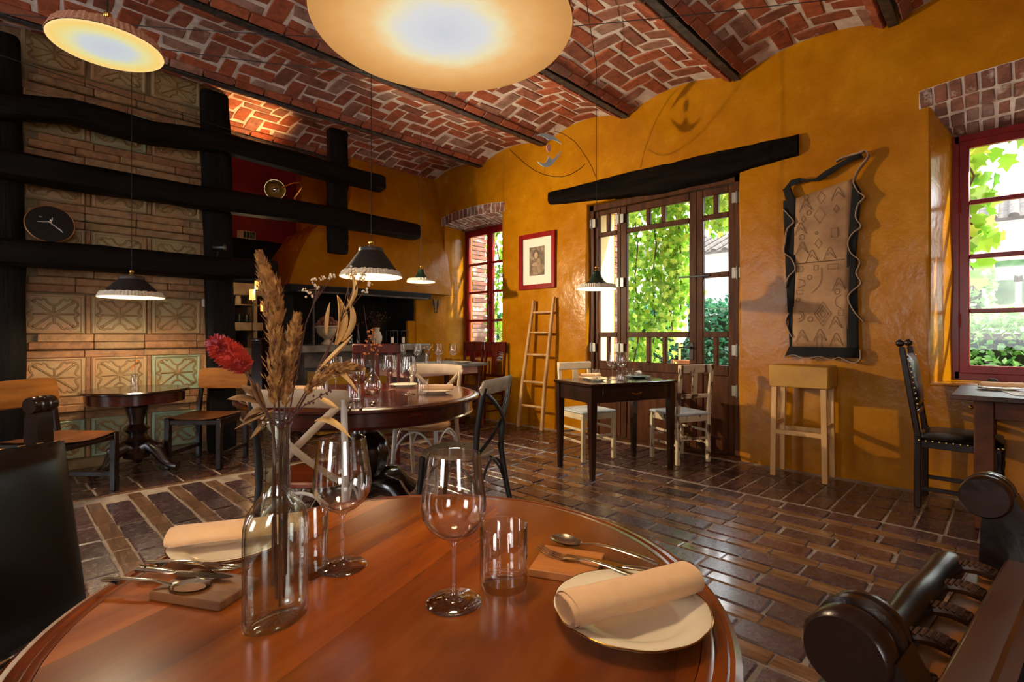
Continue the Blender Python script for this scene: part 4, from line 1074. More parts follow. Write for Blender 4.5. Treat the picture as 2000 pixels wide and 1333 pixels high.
def napkin(loc, rz, L, w, h, label, mt=None, group=None, turns=1.55, tilt=0., group_=None):
    """rolled napkin: a flattened spiral cross-section swept along local X"""
    mb = MB(); N = 44; nx = 14; th = .0022
    pts = []
    for i in range(N+1):
        a = -PI*.5-2*PI*turns*i/N; rr = 1-.42*i/N
        pts.append((w/2*rr*math.cos(a)*(1.0), h/2+h/2*rr*math.sin(a)))
    inn = []
    for i in range(N+1):
        p = pts[i]; a = -PI*.5-2*PI*turns*i/N; inn.append((p[0]-th*math.cos(a), p[1]-th*math.sin(a)))
    loop = pts+inn[::-1]; n = len(loop)
    for k in range(nx+1):
        u = k/nx; x = -L/2+L*u
        for j, (y, zz) in enumerate(loop):
            wv = .0012*noise.noise(Vector((x*22, y*40, zz*40)))
            skew = .004*math.sin(j/n*6.28*2)*(1 if k in (0, nx) else 0)
            mb.v.append((x+skew, y+wv, max(.0003, zz*(1+.03*math.sin(u*7))+wv)))
    for k in range(nx):
        for j in range(n): mb.f.append((k*n+j, k*n+(j+1) % n, (k+1)*n+(j+1) % n, (k+1)*n+j))
    o = mb.build('napkin', mt or M['linen'], smooth=60); o.location = loc; o.rotation_euler = (0, tilt, rz)
    return tag(o, label, 'napkin', group)
def orient(o, a, b):
    a = Vector(a); b = Vector(b); d = b-a; o.location = a
    o.rotation_euler = (0, -math.atan2(d.z, math.hypot(d.x, d.y)), math.atan2(d.y, d.x))
def spoon(a, b, label, L=.20, mt=None, group=None, up=True):
    """tip of the bowl at a, end of the handle towards b"""
    mb = MB(); s = 1 if up else -1
    def bowl(u, v):
        t = v; hw = .0205*math.sqrt(max(0, 1-(2*t-1)**2))*(1.0+.25*(.5-t)); x = .062*t; y = hw*(2*u-1)
        return (x, y, .004+s*(-.0085*(max(0, 1-(2*u-1)**2))*math.sin(PI*t)**.8))
    mb.grid(bowl, 10, 14); mb.grid(lambda u, v: tuple(Vector(bowl(u, v))-Vector((0, 0, .0012))), 10, 14)
    mb.tube([(.058, 0, .003), (.068, 0, .0055), (.085, 0, .010), (.12, 0, .012), (.165, 0, .010), (L-.006, 0, .006), (L, 0, .005)], [.004, .0034, .0034, .0042, .0056, .0072, .004], 8, sx=.38, up=(0,0,1))
    o = mb.build('spoon', mt or M['stainless'], smooth=60); orient(o, a, b); return tag(o, label, 'spoon', group)
def fork(a, b, label, L=.20, group=None):
    mb = MB()
    for k in range(4):
        y = -.0095+.00633*k; mb.tube([(0, y*.95, .010), (.02, y, .0045), (.045, y, .0025), (.053, y*.95, .004)], [.0010, .0016, .0019, .0022], 6, sx=.7)
    def web(u, v):
        hw = .0118*(1-.72*v**1.4); return (.05+.03*v, hw*(2*u-1), .0035+.005*v-.001*math.sin(PI*u))
    mb.grid(web, 8, 8); mb.grid(lambda u, v: tuple(Vector(web(u, v))+Vector((0, 0, .0016))), 8, 8)
    mb.tube([(.075, 0, .009), (.095, 0, .0125), (.13, 0, .012), (.17, 0, .009), (L-.006, 0, .006), (L, 0, .005)], [.0034, .0034, .0044, .0058, .0072, .004], 8, sx=.38, up=(0,0,1))
    o = mb.build('fork', M['stainless'], smooth=60); orient(o, a, b); return tag(o, label, 'fork', group)
def knife(a, b, label, L=.21, group=None):
    mb = MB()
    out = [(0, .000), (.012, .0075), (.03, .0095), (.09, .0095), (.108, .006), (.108, -.005), (.09, -.006), (.02, -.0052), (.006, -.003)]
    mb.prism(out, .003, .0044)
    mb.tube([(.104, 0, .0037), (.112, 0, .0042), (.13, 0, .005), (.17, 0, .005), (L-.01, 0, .005), (L, 0, .005)], [.004, .0056, .0072, .0085, .009, .006], 10, sx=.5, up=(0,0,1))
    o = mb.build('knife', M['stainless'], smooth=50); orient(o, a, b); return tag(o, label, 'knife', group)
def block(loc, rz, sx, sy, sz, label, mt, group=None):
    o = MB().box((0, 0, sz/2), (sx, sy, sz), .0015).build('cutlery_block', mt, smooth=30); o.location = loc; o.rotation_euler = (0, 0, rz)
    return tag(o, label, 'block', group)

# foreground table, right-hand setting
put('wine_glass', WGn, (.467, .575, TZ), 0, 'nearest empty wine glass, in the middle of the cherry table', 'wine glass')
put('wine_glass', WGn, (.410, .796, TZ), 1, 'empty wine glass at the far side of the cherry table, before the white chair', 'wine glass')
put('tumbler', TU, (.552, .559, TZ), 0, 'empty water tumbler right of the nearest wine glass', 'glass')
put('tumbler', TU, (.356, .820, TZ), 0, 'water tumbler half hidden behind the bouquet bottle', 'glass')
plate((.611, .373, TZ), .105, 'gilt-rimmed ivory plate with a rolled napkin, right on the cherry table')
napkin((.608, .372, TZ+.0165), math.atan2(.346-.428, .738-.523)+.02, .205, .066, .042, 'peach napkin roll on the nearest plate')
ra = math.atan2(.505-.599, .737-.693)
block((.668, .526, TZ), ra, .105, .098, .013, 'orange clay cutlery block beside the nearest plate', M['rest'])
spoon((.722, .606, TZ+.0135), (.757, .391, TZ+.010), 'spoon on the orange block')
fork((.660, .585, TZ+.012), (.690, .415, TZ+.008), 'fork on the orange block', .19)
knife((.672, .545, TZ+.011), (.742, .387, TZ+.006), 'knife reaching from the orange block to the napkin', .20)
# left-hand setting
plate((.305, 1.005, TZ), .10, 'gilt-rimmed plate under a folded napkin at the far left of the cherry table')
napkin((.318, 1.012, TZ+.0165), math.atan2(.979-1.063, .421-.233), .21, .075, .032, 'peach napkin roll on the far left plate')
block((.226, .862, TZ), math.atan2(.825-.943, .266-.246)+.35, .125, .078, .013, 'brown clay cutlery block left of the bouquet bottle', M['rest_d'])
spoon((.227, .843, TZ+.0135), (.137, .946, TZ+.012), 'spoon on the brown block, handle towards the leather chair', .145, up=True)
knife((.258, .842, TZ+.0155), (.169, .978, TZ+.012), 'short knife lying on the brown block', .165)
fork((.285, .862, TZ+.0145), (.195, .972, TZ+.012), 'fork on the brown block nearest the folded napkin', .145)

# ---- bottle and bouquet
bx, by = .270, .708
brot = R(12)
P = [(1e-6, .006), (.030, .0045), (.040, .0), (.0445, .003), (.0455, .012), (.0455, .115), (.0445, .135), (.039, .151), (.028, .163), (.020, .170), (.0175, .178), (.0168, .20), (.0168, .258), (.0185, .263), (.0205, .267), (.0195, .272), (.0165, .2725)]
I = [(.0138, .271), (.0138, .20), (.0145, .178), (.017, .171), (.0255, .1605), (.0365, .1485), (.0415, .134), (.0425, .115), (.0425, .014), (.040, .0085), (.02, .0095), (1e-6, .0105)]
mb = MB()
def sq(r, zz):
    k = min(1, max(0, (.172-zz)/.03)); return 1-.38*k
for prof in (P+I,):
    base = len(mb.v); n = 48; ring = []
    for (r, zz) in prof:
        for k in range(n):
            a = 2*PI*k/n; mb.v.append((max(r, 1e-4)*math.cos(a), max(r, 1e-4)*math.sin(a)*sq(r, zz), zz))
    for i in range(len(prof)-1):
        for k in range(n): mb.f.append((i*n+k, i*n+(k+1) % n, (i+1)*n+(k+1) % n, (i+1)*n+k))
    mb.f.append(tuple(range(n))[::-1]); mb.f.append(tuple((len(prof)-1)*n+k for k in range(n)))
bo = mb.build('glass_bottle', M['glass_thin'], smooth=60); bo.location = (bx, by, TZ); bo.rotation_euler = (0, 0, brot)
tag(bo, 'clear flat-sided glass bottle holding dried flowers, left foreground', 'bottle')
M['reed'] = mat('dried_reed', '#6a3c18', '#c08a48', rough=.8, sc=70)
M['reed_d'] = mat('dark_dried_stem', '#3a1e10', '#5c3018', rough=.7, sc=60)
M['husk'] = mat('dried_husk', '#c08c48', '#e0b878', rough=.6, sc=30, stretch=(1,1,.2))
M['celosia'] = mat('crimson_celosia', '#7c0c08', '#c03018', rough=.7, sc=60)
M['celosia_p'] = mat('pink_celosia_tip', '#b0506a', '#c87c8c', rough=.7, sc=60)
M['drywhite'] = mat('tiny_white_dried_flower', '#c8b090', '#e4d2b4', rough=.8, sc=80)
M['dryleaf'] = mat('brown_dried_leaf', '#6a4420', '#94682e', rough=.7, sc=30)
RTv = Vector((.700, -.714, 0)); FWv = Vector((.714, .700, 0))
def W(r, f, z): v = RTv*r+FWv*f; return (bx+v.x, by+v.y, TZ+z)
rb = random.Random(11)
def stem(mb, pts, r0, r1, n=6): mb.tube(pts, [r0+(r1-r0)*i/(len(pts)-1) for i in range(len(pts))], n)
def plume(label, pts, L0, wmax, count, seed):
    rs = random.Random(seed); t = thing('dried_reed', label, 'dried plant', pts[0])
    o0 = Vector(pts[0]); q = [Vector(p)-o0 for p in pts]
    st = MB(); stem(st, q, .0016, .0010); st.build('stem', M['reed_d'], t)
    sp = MB()
    def at(u):
        f = u*(len(q)-1); i = min(int(f), len(q)-2); return q[i].lerp(q[i+1], f-i), (q[i+1]-q[i]).normalized()
    a0 = rs.uniform(0, 6)
    for k in range(count):
        u = L0+(1-L0)*rs.random()**.9; c, d = at(u); v = (u-L0)/(1-L0)
        wd = wmax*(math.sin(PI*min(1, v*1.02))**.6)*(1-.45*v)*(1+.45*math.sin(v*17+a0)*math.sin(v*7))+.002
        a = rs.uniform(0, 2*PI); side = d.orthogonal().normalized(); side.rotate(Matrix.Rotation(a, 3, d))
        l = rs.uniform(.006, .017)*(1 if v < .8 else .7); up = (d*1.3+side*rs.uniform(.15,.95)).normalized()
        b0 = c+side*wd*rs.uniform(.1, .9); e = b0+up*l; wv = d.cross(side)*.0020; m_ = b0+up*l*.45
        nn = len(sp.v); sp.v += [tuple(b0), tuple(m_+wv), tuple(e), tuple(m_-wv+side*.0012)]; sp.f += [(nn, nn+1, nn+2), (nn, nn+2, nn+3), (nn, nn+3, nn+1)]
    sp.build('plume', M['reed'], t, smooth=0, kind='stuff')
    return t
plume('tall feathery brown reed plume rising highest from the bottle', [W(.004,.0,.02), W(.004,0,.27), W(-.002,.004,.37), W(-.008,.004,.44), W(-.022,.0,.492)], .44, .0125, 1500, 1)
plume('shorter reed plume close beside the tall one', [W(.008,.004,.03), W(.008,.004,.27), W(.018,.004,.36), W(.024,.008,.41)], .40, .008, 600, 2)
plume('loose bunch of reed fluff low in the bouquet', [W(-.004,-.004,.05), W(-.002,-.004,.27), W(.002,-.006,.33), (W(.004,-.004,.39))], .45, .013, 650, 3)
# red celosia head
t = thing('celosia_flower', 'crimson velvety celosia head leaning left out of the bottle', 'flower', W(0, 0, .03))
o0 = Vector(W(0, 0, .03)); q = [Vector(p)-o0 for p in (W(0,0,.03), W(-.003,-.003,.26), W(-.022,-.006,.31), W(-.045,-.006,.345))]
s_ = MB(); stem(s_, q, .0022, .002); s_.build('stem', M['reed_d'], t)
c0 = Vector(W(-.036, -.006, .340))-o0; c1_ = Vector(W(-.082, -.008, .378))-o0; ax = (c1_-c0)
hd_ = MB(); tp = MB()
for k in range(1500):
    u = rb.random(); c = c0+ax*u; rr = (.0165*math.sin(PI*min(.98, .12+.80*u))**.6)
    d = ax.normalized(); side = d.orthogonal().normalized(); side.rotate(Matrix.Rotation(rb.uniform(0, 2*PI), 3, d))
    p = c+side*rr*rb.uniform(.55, 1.0); nv = (side*.9+d*.5).normalized(); l = rb.uniform(.003, .0065); wv = d.cross(side)*.0016
    tgt = tp if (u > .80 and rb.random() < .5) else hd_
    nn = len(tgt.v); tgt.v += [tuple(p-wv), tuple(p+wv), tuple(p+nv*l), tuple(p+d*.002)]; tgt.f += [(nn, nn+1, nn+2), (nn, nn+2, nn+3), (nn+1, nn+3, nn+2)]
hd_.tube([tuple(c0+ax*u) for u in (0, .2, .5, .8, 1)], [.008, .0125, .0145, .012, .005], 12)
hd_.build('flower_head', M['celosia'], t, smooth=0, kind='stuff'); tp.build('flower_tip', M['celosia_p'], t, smooth=0, kind='stuff')
def blade(mb, a, b, wd, bend, n=10, curl=.3):
    a = Vector(a); b = Vector(b); d = (b-a); sd = d.cross(Vector((0,0,1))); sd = (sd if sd.length > 1e-5 else Vector((1,0,0))).normalized(); bd = Vector(bend)
    A = []; B_ = []; C_ = []
    for i in range(n+1):
        u = i/n; c = a.lerp(b, u)+bd*4*u*(1-u); wv = wd*math.sin(PI*min(1, .08+.92*u))**.8*(1 if u < 1 else 0)
        upv = d.cross(sd).normalized()*wv*curl
        A.append(c-sd*wv+upv); B_.append(c); C_.append(c+sd*wv+upv)
    mb.strip(A, B_); mb.strip(B_, C_)
def leafy(name, label, cat, mt, base, blades, st=None):
    t = thing(name, label, cat, base); o0 = Vector(base)
    s_ = MB(); stem(s_, [Vector(p)-o0 for p in (st or [base, blades[0][0]])], .0018, .0012); s_.build('stem', M['reed_d'], t)
    for a, b, wd, bend in blades:
        m_ = MB(); blade(m_, Vector(a)-o0, Vector(b)-o0, wd*.8, bend, curl=.75); ob = m_.build('leaf', mt, t, smooth=60)
        md = ob.modifiers.new('thickness', 'SOLIDIFY'); md.thickness = .0005
    return t
leafy('dried_husk_stalk', 'pale curling oat-like husks on a stalk at the right of the bouquet', 'dried plant', M['husk'], W(.006, .01, .04),
      [(W(.048,.01,.335), W(.098,.012,.385), 0.0088, (0,0,.003)), (W(.052,.01,.340), W(.044,.006,.318), 0.0081, (0,0,.002)), (W(.055,.01,.345), W(.108,.01,.305), 0.0088, (0,0,.016)),
       (W(.075,.012,.372), W(.078,.01,.44), 0.0101, RTv*.006), (W(.083,.012,.376), W(.092,.01,.435), 0.0088, RTv*.008), (W(.088,.012,.42), W(.094,.012,.475), 0.0081, RTv*.008),
       (W(.055,.01,.30), W(.08,.01,.285), 0.0081, (0,0,.004)), (W(.05,.008,.27), W(.098,.008,.245), 0.0108, (0,0,.014)), (W(.062,.012,.385), W(.068,.01,.43), 0.0054, RTv*-.004)],
      [W(.006,.01,.04), W(.010,.01,.26), W(.034,.01,.30), W(.052,.01,.34), W(.082,.012,.40)])
leafy('dried_leaf_spray', 'brown crumpled leaves hanging left under the celosia', 'dried plant', M['dryleaf'], W(-.004, .006, .05),
      [(W(-.018,0,.30), W(-.045,-.004,.318), .012, (0,0,.006)), (W(-.02,0,.295), W(-.062,-.008,.30), .012, (0,0,.008)), (W(-.016,.002,.285), W(-.048,.004,.268), .014, (0,0,.01)), (W(-.012,.004,.28), W(-.036,0,.245), .013, (0,0,.004)), (W(-.014,.0,.29), W(-.022,-.008,.322), .010, (0,0,.003)), (W(-.008,0,.275), W(-.03,-.01,.325), .010, (0,0,.004)), (W(-.004,.002,.285), W(-.058,.002,.258), .008, (0,0,.004))],
      [W(-.004,.006,.05), W(-.004,.004,.24), W(-.012,.002,.28)])
def twig(label, pts, tips, seed):
    rs = random.Random(seed); t = thing('dried_twig', label, 'dried plant', pts[0]); o0 = Vector(pts[0])
    s_ = MB(); stem(s_, [Vector(p)-o0 for p in pts], .0014, .0007)
    e = Vector(pts[-1])-o0; fl_ = MB()
    for p in tips:
        q = Vector(p)-o0; s_.tube([e.lerp(Vector(pts[-2])-o0, rs.random()*.5), q], .0005, 4)
        for k in range(7): fl_.sphere(tuple(q+Vector((rs.uniform(-.004,.004), rs.uniform(-.004,.004), rs.uniform(-.003,.004)))), rs.uniform(.0010, .0019), 6, 4)
    s_.build('stem', M['reed_d'], t); fl_.build('blossom', M['drywhite'], t, kind='stuff'); return t
twig('thin twig with tiny white blossoms leaning over the husks', [W(.008,.008,.06), W(.012,.008,.27), W(.035,.01,.40), W(.055,.012,.452)], [W(.036,.01,.446), W(.045,.012,.458), W(.050,.01,.450), W(.058,.012,.462), W(.066,.012,.464), W(.072,.012,.466), W(.04,.012,.44)], 1)
twig('thin twig with tiny white blossoms farthest right in the bouquet', [W(.010,.006,.06), W(.014,.006,.27), W(.065,.01,.36), W(.098,.012,.445)], [W(.098,.012,.475), W(.103,.01,.468), W(.113,.012,.470), W(.118,.012,.474), W(.122,.012,.455), W(.113,.01,.462), W(.116,.012,.445), W(.094,.012,.470)], 2)
plume('arching reddish grass ear low on the right of the bouquet', [W(.008,.002,.06), W(.014,.0,.26), W(.045,.0,.315), W(.075,0,.340), W(.112,0,.341)], .45, .006, 420, 5)
t = thing('berry_sprig', 'dark red berry sprig hanging right over the bottle neck', 'dried plant', W(.006, -.004, .05)); o0 = Vector(W(.006, -.004, .05))
s_ = MB(); pts = [Vector(p)-o0 for p in (W(.006,-.004,.05), W(.01,-.006,.262), W(.035,-.006,.288), W(.075,-.004,.312))]; stem(s_, pts, .001, .0006); s_.build('stem', M['reed_d'], t)
bb = MB()
for k in range(34):
    u = k/33; p = pts[1].lerp(pts[2], u*2) if u < .5 else pts[2].lerp(pts[3], u*2-1)
    bb.sphere(tuple(p+Vector((rb.uniform(-.004,.004), rb.uniform(-.004,.004), rb.uniform(-.004,.004)))), .0016, 6, 4)
bb.build('berry', mat('dark_red_berry', '#4a0e10', rough=.5), t, kind='stuff')

# ---- things on the middle table
mz = .766
for k, (p, lab) in enumerate((((1.55, 3.10), 'empty wine glass far left on the mahogany table'), ((1.50, 2.74), 'empty wine glass nearest the white chair rail on the mahogany table'), ((1.90, 3.03), 'empty wine glass behind the carafe vase, towards the fireplace'), ((1.86, 2.74), 'empty wine glass beside the napkin roll on the mahogany table'))):
    put('wine_glass', WG, (*p, mz), k, lab, 'wine glass', sc=1.1)
for p, lab in (((1.44, 3.06), 'tumbler beside the left napkin of the mahogany table'), ((1.43, 2.64), 'tumbler at the front edge of the mahogany table'), ((1.94, 2.70), 'tumbler beside the right napkin of the mahogany table')):
    put('tumbler', TU, (*p, mz), 0, lab, 'glass')
for k, (p, rz_, lab) in enumerate((((1.40, 3.20), R(-46), 'left'), ((2.03, 2.68), R(-38), 'right'), ((2.12, 3.18), R(-45), 'far right'))):
    plate((*p, mz), .105, 'ivory plate at the %s place of the mahogany table' % lab, rim=False)
    if k < 2: napkin((p[0], p[1], mz+.0165), rz_, .21, .07, .04, 'peach napkin roll at the %s place of the mahogany table' % lab)
fork((1.37, 2.55, mz+.002), (1.30, 2.44, mz+.002), 'fork at the front place of the mahogany table')
knife((1.42, 2.53, mz+.001), (1.35, 2.42, mz+.001), 'knife at the front place of the mahogany table')
spoon((1.50, 2.56, mz+.002), (1.40, 2.40, mz+.002), 'spoon at the front place of the mahogany table')
P = [(1e-6, 0), (.028, 0), (.032, .004), (.044, .025), (.047, .045), (.040, .068), (.024, .090), (.014, .11), (.012, .135), (.017, .165), (.0185, .17), (.017, .17), (.0105, .135), (.0125, .11), (.0225, .0905), (.038, .069), (.0445, .046), (.0415, .027), (.030, .008), (1e-6, .007)]
VS = MB().lathe(P, 32).mesh('vase', M['glass'], 60)
put('vase', VS, (1.72, 2.94, mz), 0, 'clear bulbous carafe vase on the mahogany table', 'vase', sc=1.25)
def posy(loc, label, h, col, seed, n=9, spread=.05, spike=True):
    rs = random.Random(seed); t = thing('dried_posy', label, 'dried plant', loc)
    s_ = MB(); hd = MB(); lf = MB()
    for k in range(n):
        a = rs.uniform(0, 2*PI); sp = rs.uniform(.1, 1)*spread; hh = h*rs.uniform(.55, 1)
        e = Vector((math.cos(a)*sp, math.sin(a)*sp, hh)); s_.tube([(0, 0, .02), tuple(e*.5+Vector((0, 0, .01))), tuple(e)], .0012, 5)
        for j in range(16):
            d = Vector((rs.gauss(0,1), rs.gauss(0,1), rs.gauss(0,1)+.4)).normalized()*rs.uniform(.008, .017); sd = d.orthogonal().normalized()*.004
            q = len(hd.v); c = e; hd.v += [tuple(c), tuple(c+d*.6+sd), tuple(c+d), tuple(c+d*.6-sd)]; hd.f += [(q, q+1, q+2), (q, q+2, q+3)]
    if spike:
        v = RTv*-.055; s_.tube([(0,0,.05), (v.x*.5, v.y*.5, h*.8), (v.x, v.y, h*1.35)], [.0012, .002, .0014], 6)
    s_.build('stem', M['reed_d'], t); hd.build('blossom', col, t, smooth=0, kind='stuff'); return t
M['orangefl'] = mat('orange_dried_flower', '#b4602a', '#d89050', rough=.8, sc=40)
M['creamfl'] = mat('cream_dried_flower', '#a07a4a', '#cfa870', rough=.8, sc=40)
M['brownfl'] = mat('brown_dried_flower', '#5a3a22', '#8a6238', rough=.8, sc=40)
posy((1.72, 2.94, mz+.02), 'orange and cream dried posy in the carafe vase', .40, M['orangefl'], 4, 20, .05)

# ---- things on the drawer table
ca, sa = math.cos(STA), math.sin(STA)
def SL(u, v, z=.756): return (ST[0]+ca*u-sa*v, ST[1]+sa*u+ca*v, z)
put('wine_glass', WG, SL(-.01, .02), 0, 'left wine glass on the dark drawer table', 'wine glass', sc=1.1)
put('wine_glass', WG, SL(.14, .08), 0, 'right wine glass on the dark drawer table', 'wine glass', sc=1.1)
put('tumbler', TU, SL(-.02, -.10), 0, 'tumbler at the front of the drawer table', 'glass', sc=.9)
put('tumbler', TU, SL(.185, .03), 0, 'tumbler right of the two wine glasses on the drawer table', 'glass', sc=.9)
put('tumbler', TU, SL(-.10, .14), 0, 'tumbler before the bread plate on the drawer table', 'glass', sc=.9)
plate(SL(-.15, .14), .11, 'pale plate with a peach napkin on the drawer table', rim=False)
napkin(SL(-.16, .15, .775), STA, .19, .07, .032, 'peach napkin roll on the drawer table')
plate(SL(-.20, -.02), .085, 'small side plate of herbs on the drawer table', rim=False)
hb = MB(); rs = random.Random(3)
for k in range(60):
    p = Vector((rs.uniform(-.04,.04), rs.uniform(-.03,.03), rs.uniform(.002,.014))); d = Vector((rs.gauss(0,1), rs.gauss(0,1), abs(rs.gauss(0,.5)))).normalized()*.012; sd = d.cross(Vector((0,0,1))).normalized()*.003
    q = len(hb.v); hb.v += [tuple(p), tuple(p+d*.5+sd), tuple(p+d), tuple(p+d*.5-sd)]; hb.f += [(q,q+1,q+2,q+3)]
ho = hb.build('herb_sprig', mat('grey_green_herb', '#4a5236', '#6c7450', rough=.7), smooth=0); ho.location = SL(-.20, -.02, .764); tag(ho, 'grey-green herbs on the small side plate', 'herbs')
plate(SL(.30, .06), .115, 'dark stoneware plate on the right of the drawer table', M['darkplate'], False)
napkin(SL(.30, .06, .775), STA+R(35), .11, .05, .045, 'short white napkin roll on the dark stoneware plate', M['linen_w'])
# ---- things on the far plank table
fz = .802
for k, (p, lab) in enumerate((((3.28, 4.98), 'leftmost wine glass on the plank table'), ((3.42, 4.86), 'wine glass left of the posy on the plank table'), ((3.66, 4.78), 'wine glass right of the posy on the plank table'), ((3.84, 4.74), 'rightmost wine glass on the plank table'))):
    put('wine_glass', WG, (*p, fz), k, lab, 'wine glass', sc=1.1)
put('tumbler', TU, (3.24, 4.86, fz), 0, 'tumbler at the left end of the plank table', 'glass')
put('tumbler', TU, (3.60, 4.70, fz), 0, 'tumbler at the front edge of the plank table', 'glass')
put('vase', MB().lathe([(1e-6,0),(.026,0),(.028,.01),(.026,.12),(.022,.14),(.02,.14),(.024,.12),(.025,.012),(1e-6,.01)], 24).mesh('vase', M['glass'], 60), (3.52, 4.82, fz), 0, 'small straight glass vase on the plank table', 'vase')
posy((3.52, 4.82, fz+.02), 'brown and cream dried posy on the plank table', .24, M['creamfl'], 6, 10, .08, False)
plate((4.02, 4.78, fz), .11, 'pale plate near the window end of the plank table', rim=False)
plate((3.36, 4.72, fz), .10, 'pale plate at the left of the plank table', rim=False)
# ---- things on the window table
wz = .792
plate((4.50, .06, wz), .115, 'pale plate with a napkin on the window table', rim=False)
napkin((4.50, .06, wz+.017), R(-70), .20, .075, .035, 'peach napkin roll on the window table')
put('tumbler', TU, (4.56, -.14, wz), 0, 'tumbler cut by the right edge of the picture', 'glass')
o = MB().box((0,0,.001), (.30,.22,.002), 0).build('paper_menu', mat('white_paper', '#d8d4cc', rough=.7), smooth=0); o.location = (4.30, -.08, wz); o.rotation_euler = (0,0,.2); tag(o, 'white paper sheet lying on the window table', 'paper')
knife((4.36, -.02, wz+.004), (4.16, -.10, wz+.004), 'knife on the paper sheet of the window table')
mb = MB()
for k in range(3): mb.lathe([(1e-6,.0),(.03-.004*k,.0),(.034-.004*k,.01),(.02,.028),(1e-6,.032)], 14, c=(.012*k-.012, .05*k-.05, .03*(k == 1)))
o = mb.build('mushroom_ornament', mat('mossy_dark_ornament', '#2c2c1c', '#4a4832', rough=.8, sc=30), smooth=50); o.location = (4.66, .10, wz); tag(o, 'small dark mossy ornament behind the napkin on the window table', 'ornament')
# ---- small round table posy
put('vase', MB().lathe([(1e-6,0),(.026,0),(.028,.01),(.027,.10),(.018,.115),(.016,.125),(.0145,.125),(.0165,.115),(.0245,.10),(.0255,.012),(1e-6,.01)], 24).mesh('vase', M['glass'], 60), (.83, 5.14, .691), 0, 'small glass jar vase on the little tripod table', 'vase')
posy((.83, 5.14, .70), 'sparse orange sprig in the jar on the tripod table', .26, M['orangefl'], 9, 4, .03, False)
# ================================================================== lamps
M['shade_brown'] = mat('dark_brown_fabric', '#140b08', '#24150e', rough=.85, sc=40)
M['shade_green'] = mat('dark_green_enamel', '#0c1f18', '#163024', rough=.35, sc=8)
M['fringe'] = mat('cream_fringe', '#b9ad9a', '#d8ccb8', rough=.9, sc=90)
M['fringe_p'] = mat('rosy_fringe', '#a87058', '#c08a6c', rough=.9, sc=90)
M['cable'] = mat('black_cable', '#070606', rough=.6)
def diffuser(name, stops, strength):
    m, n, l, b = mk(name)
    tc = n.new('ShaderNodeTexCoord'); ln = n.new('ShaderNodeVectorMath'); ln.operation = 'LENGTH'; l.new(tc.outputs['Generated'], ln.inputs[0])
    mp = n.new('ShaderNodeMapping'); mp.inputs['Location'].default_value = (-.5, -.5, 0); mp.inputs['Scale'].default_value = (1, 1, 0)
    l.new(tc.outputs['Generated'], mp.inputs[0]); l.new(mp.outputs[0], ln.inputs[0])
    no = noise_n(n, l, tc.outputs['Generated'], 9, 6, .7)
    ad = n.new('ShaderNodeMath'); ad.operation = 'MULTIPLY_ADD'; ad.inputs[1].default_value = .10; l.new(no, ad.inputs[0]); l.new(ln.outputs['Value'], ad.inputs[2])
    c = ramp(n, l, ad.outputs[0], stops)
    b.inputs['Base Color'].default_value = (.2, .15, .1, 1); b.inputs['Roughness'].default_value = .8
    l.new(c, b.inputs['Emission Color']); b.inputs['Emission Strength'].default_value = strength
    return m
M['dif_big'] = diffuser('glowing_parchment', [(.05, '#ccd0da'), (.20, '#d9dbdc'), (.27, '#ecdfb0'), (.34, '#eebc78'), (.46, '#d99c58'), (.56, '#c08848')], .86)
M['dif_small'] = diffuser('glowing_paper', [(.05, '#c2c8d4'), (.26, '#c6d0d2'), (.38, '#e2dc98'), (.50, '#f4d070'), (.56, '#ffd890')], .86)
M['dif_warm'] = emit('warm_lamp_lining', '#ffd9a0', 2.6)
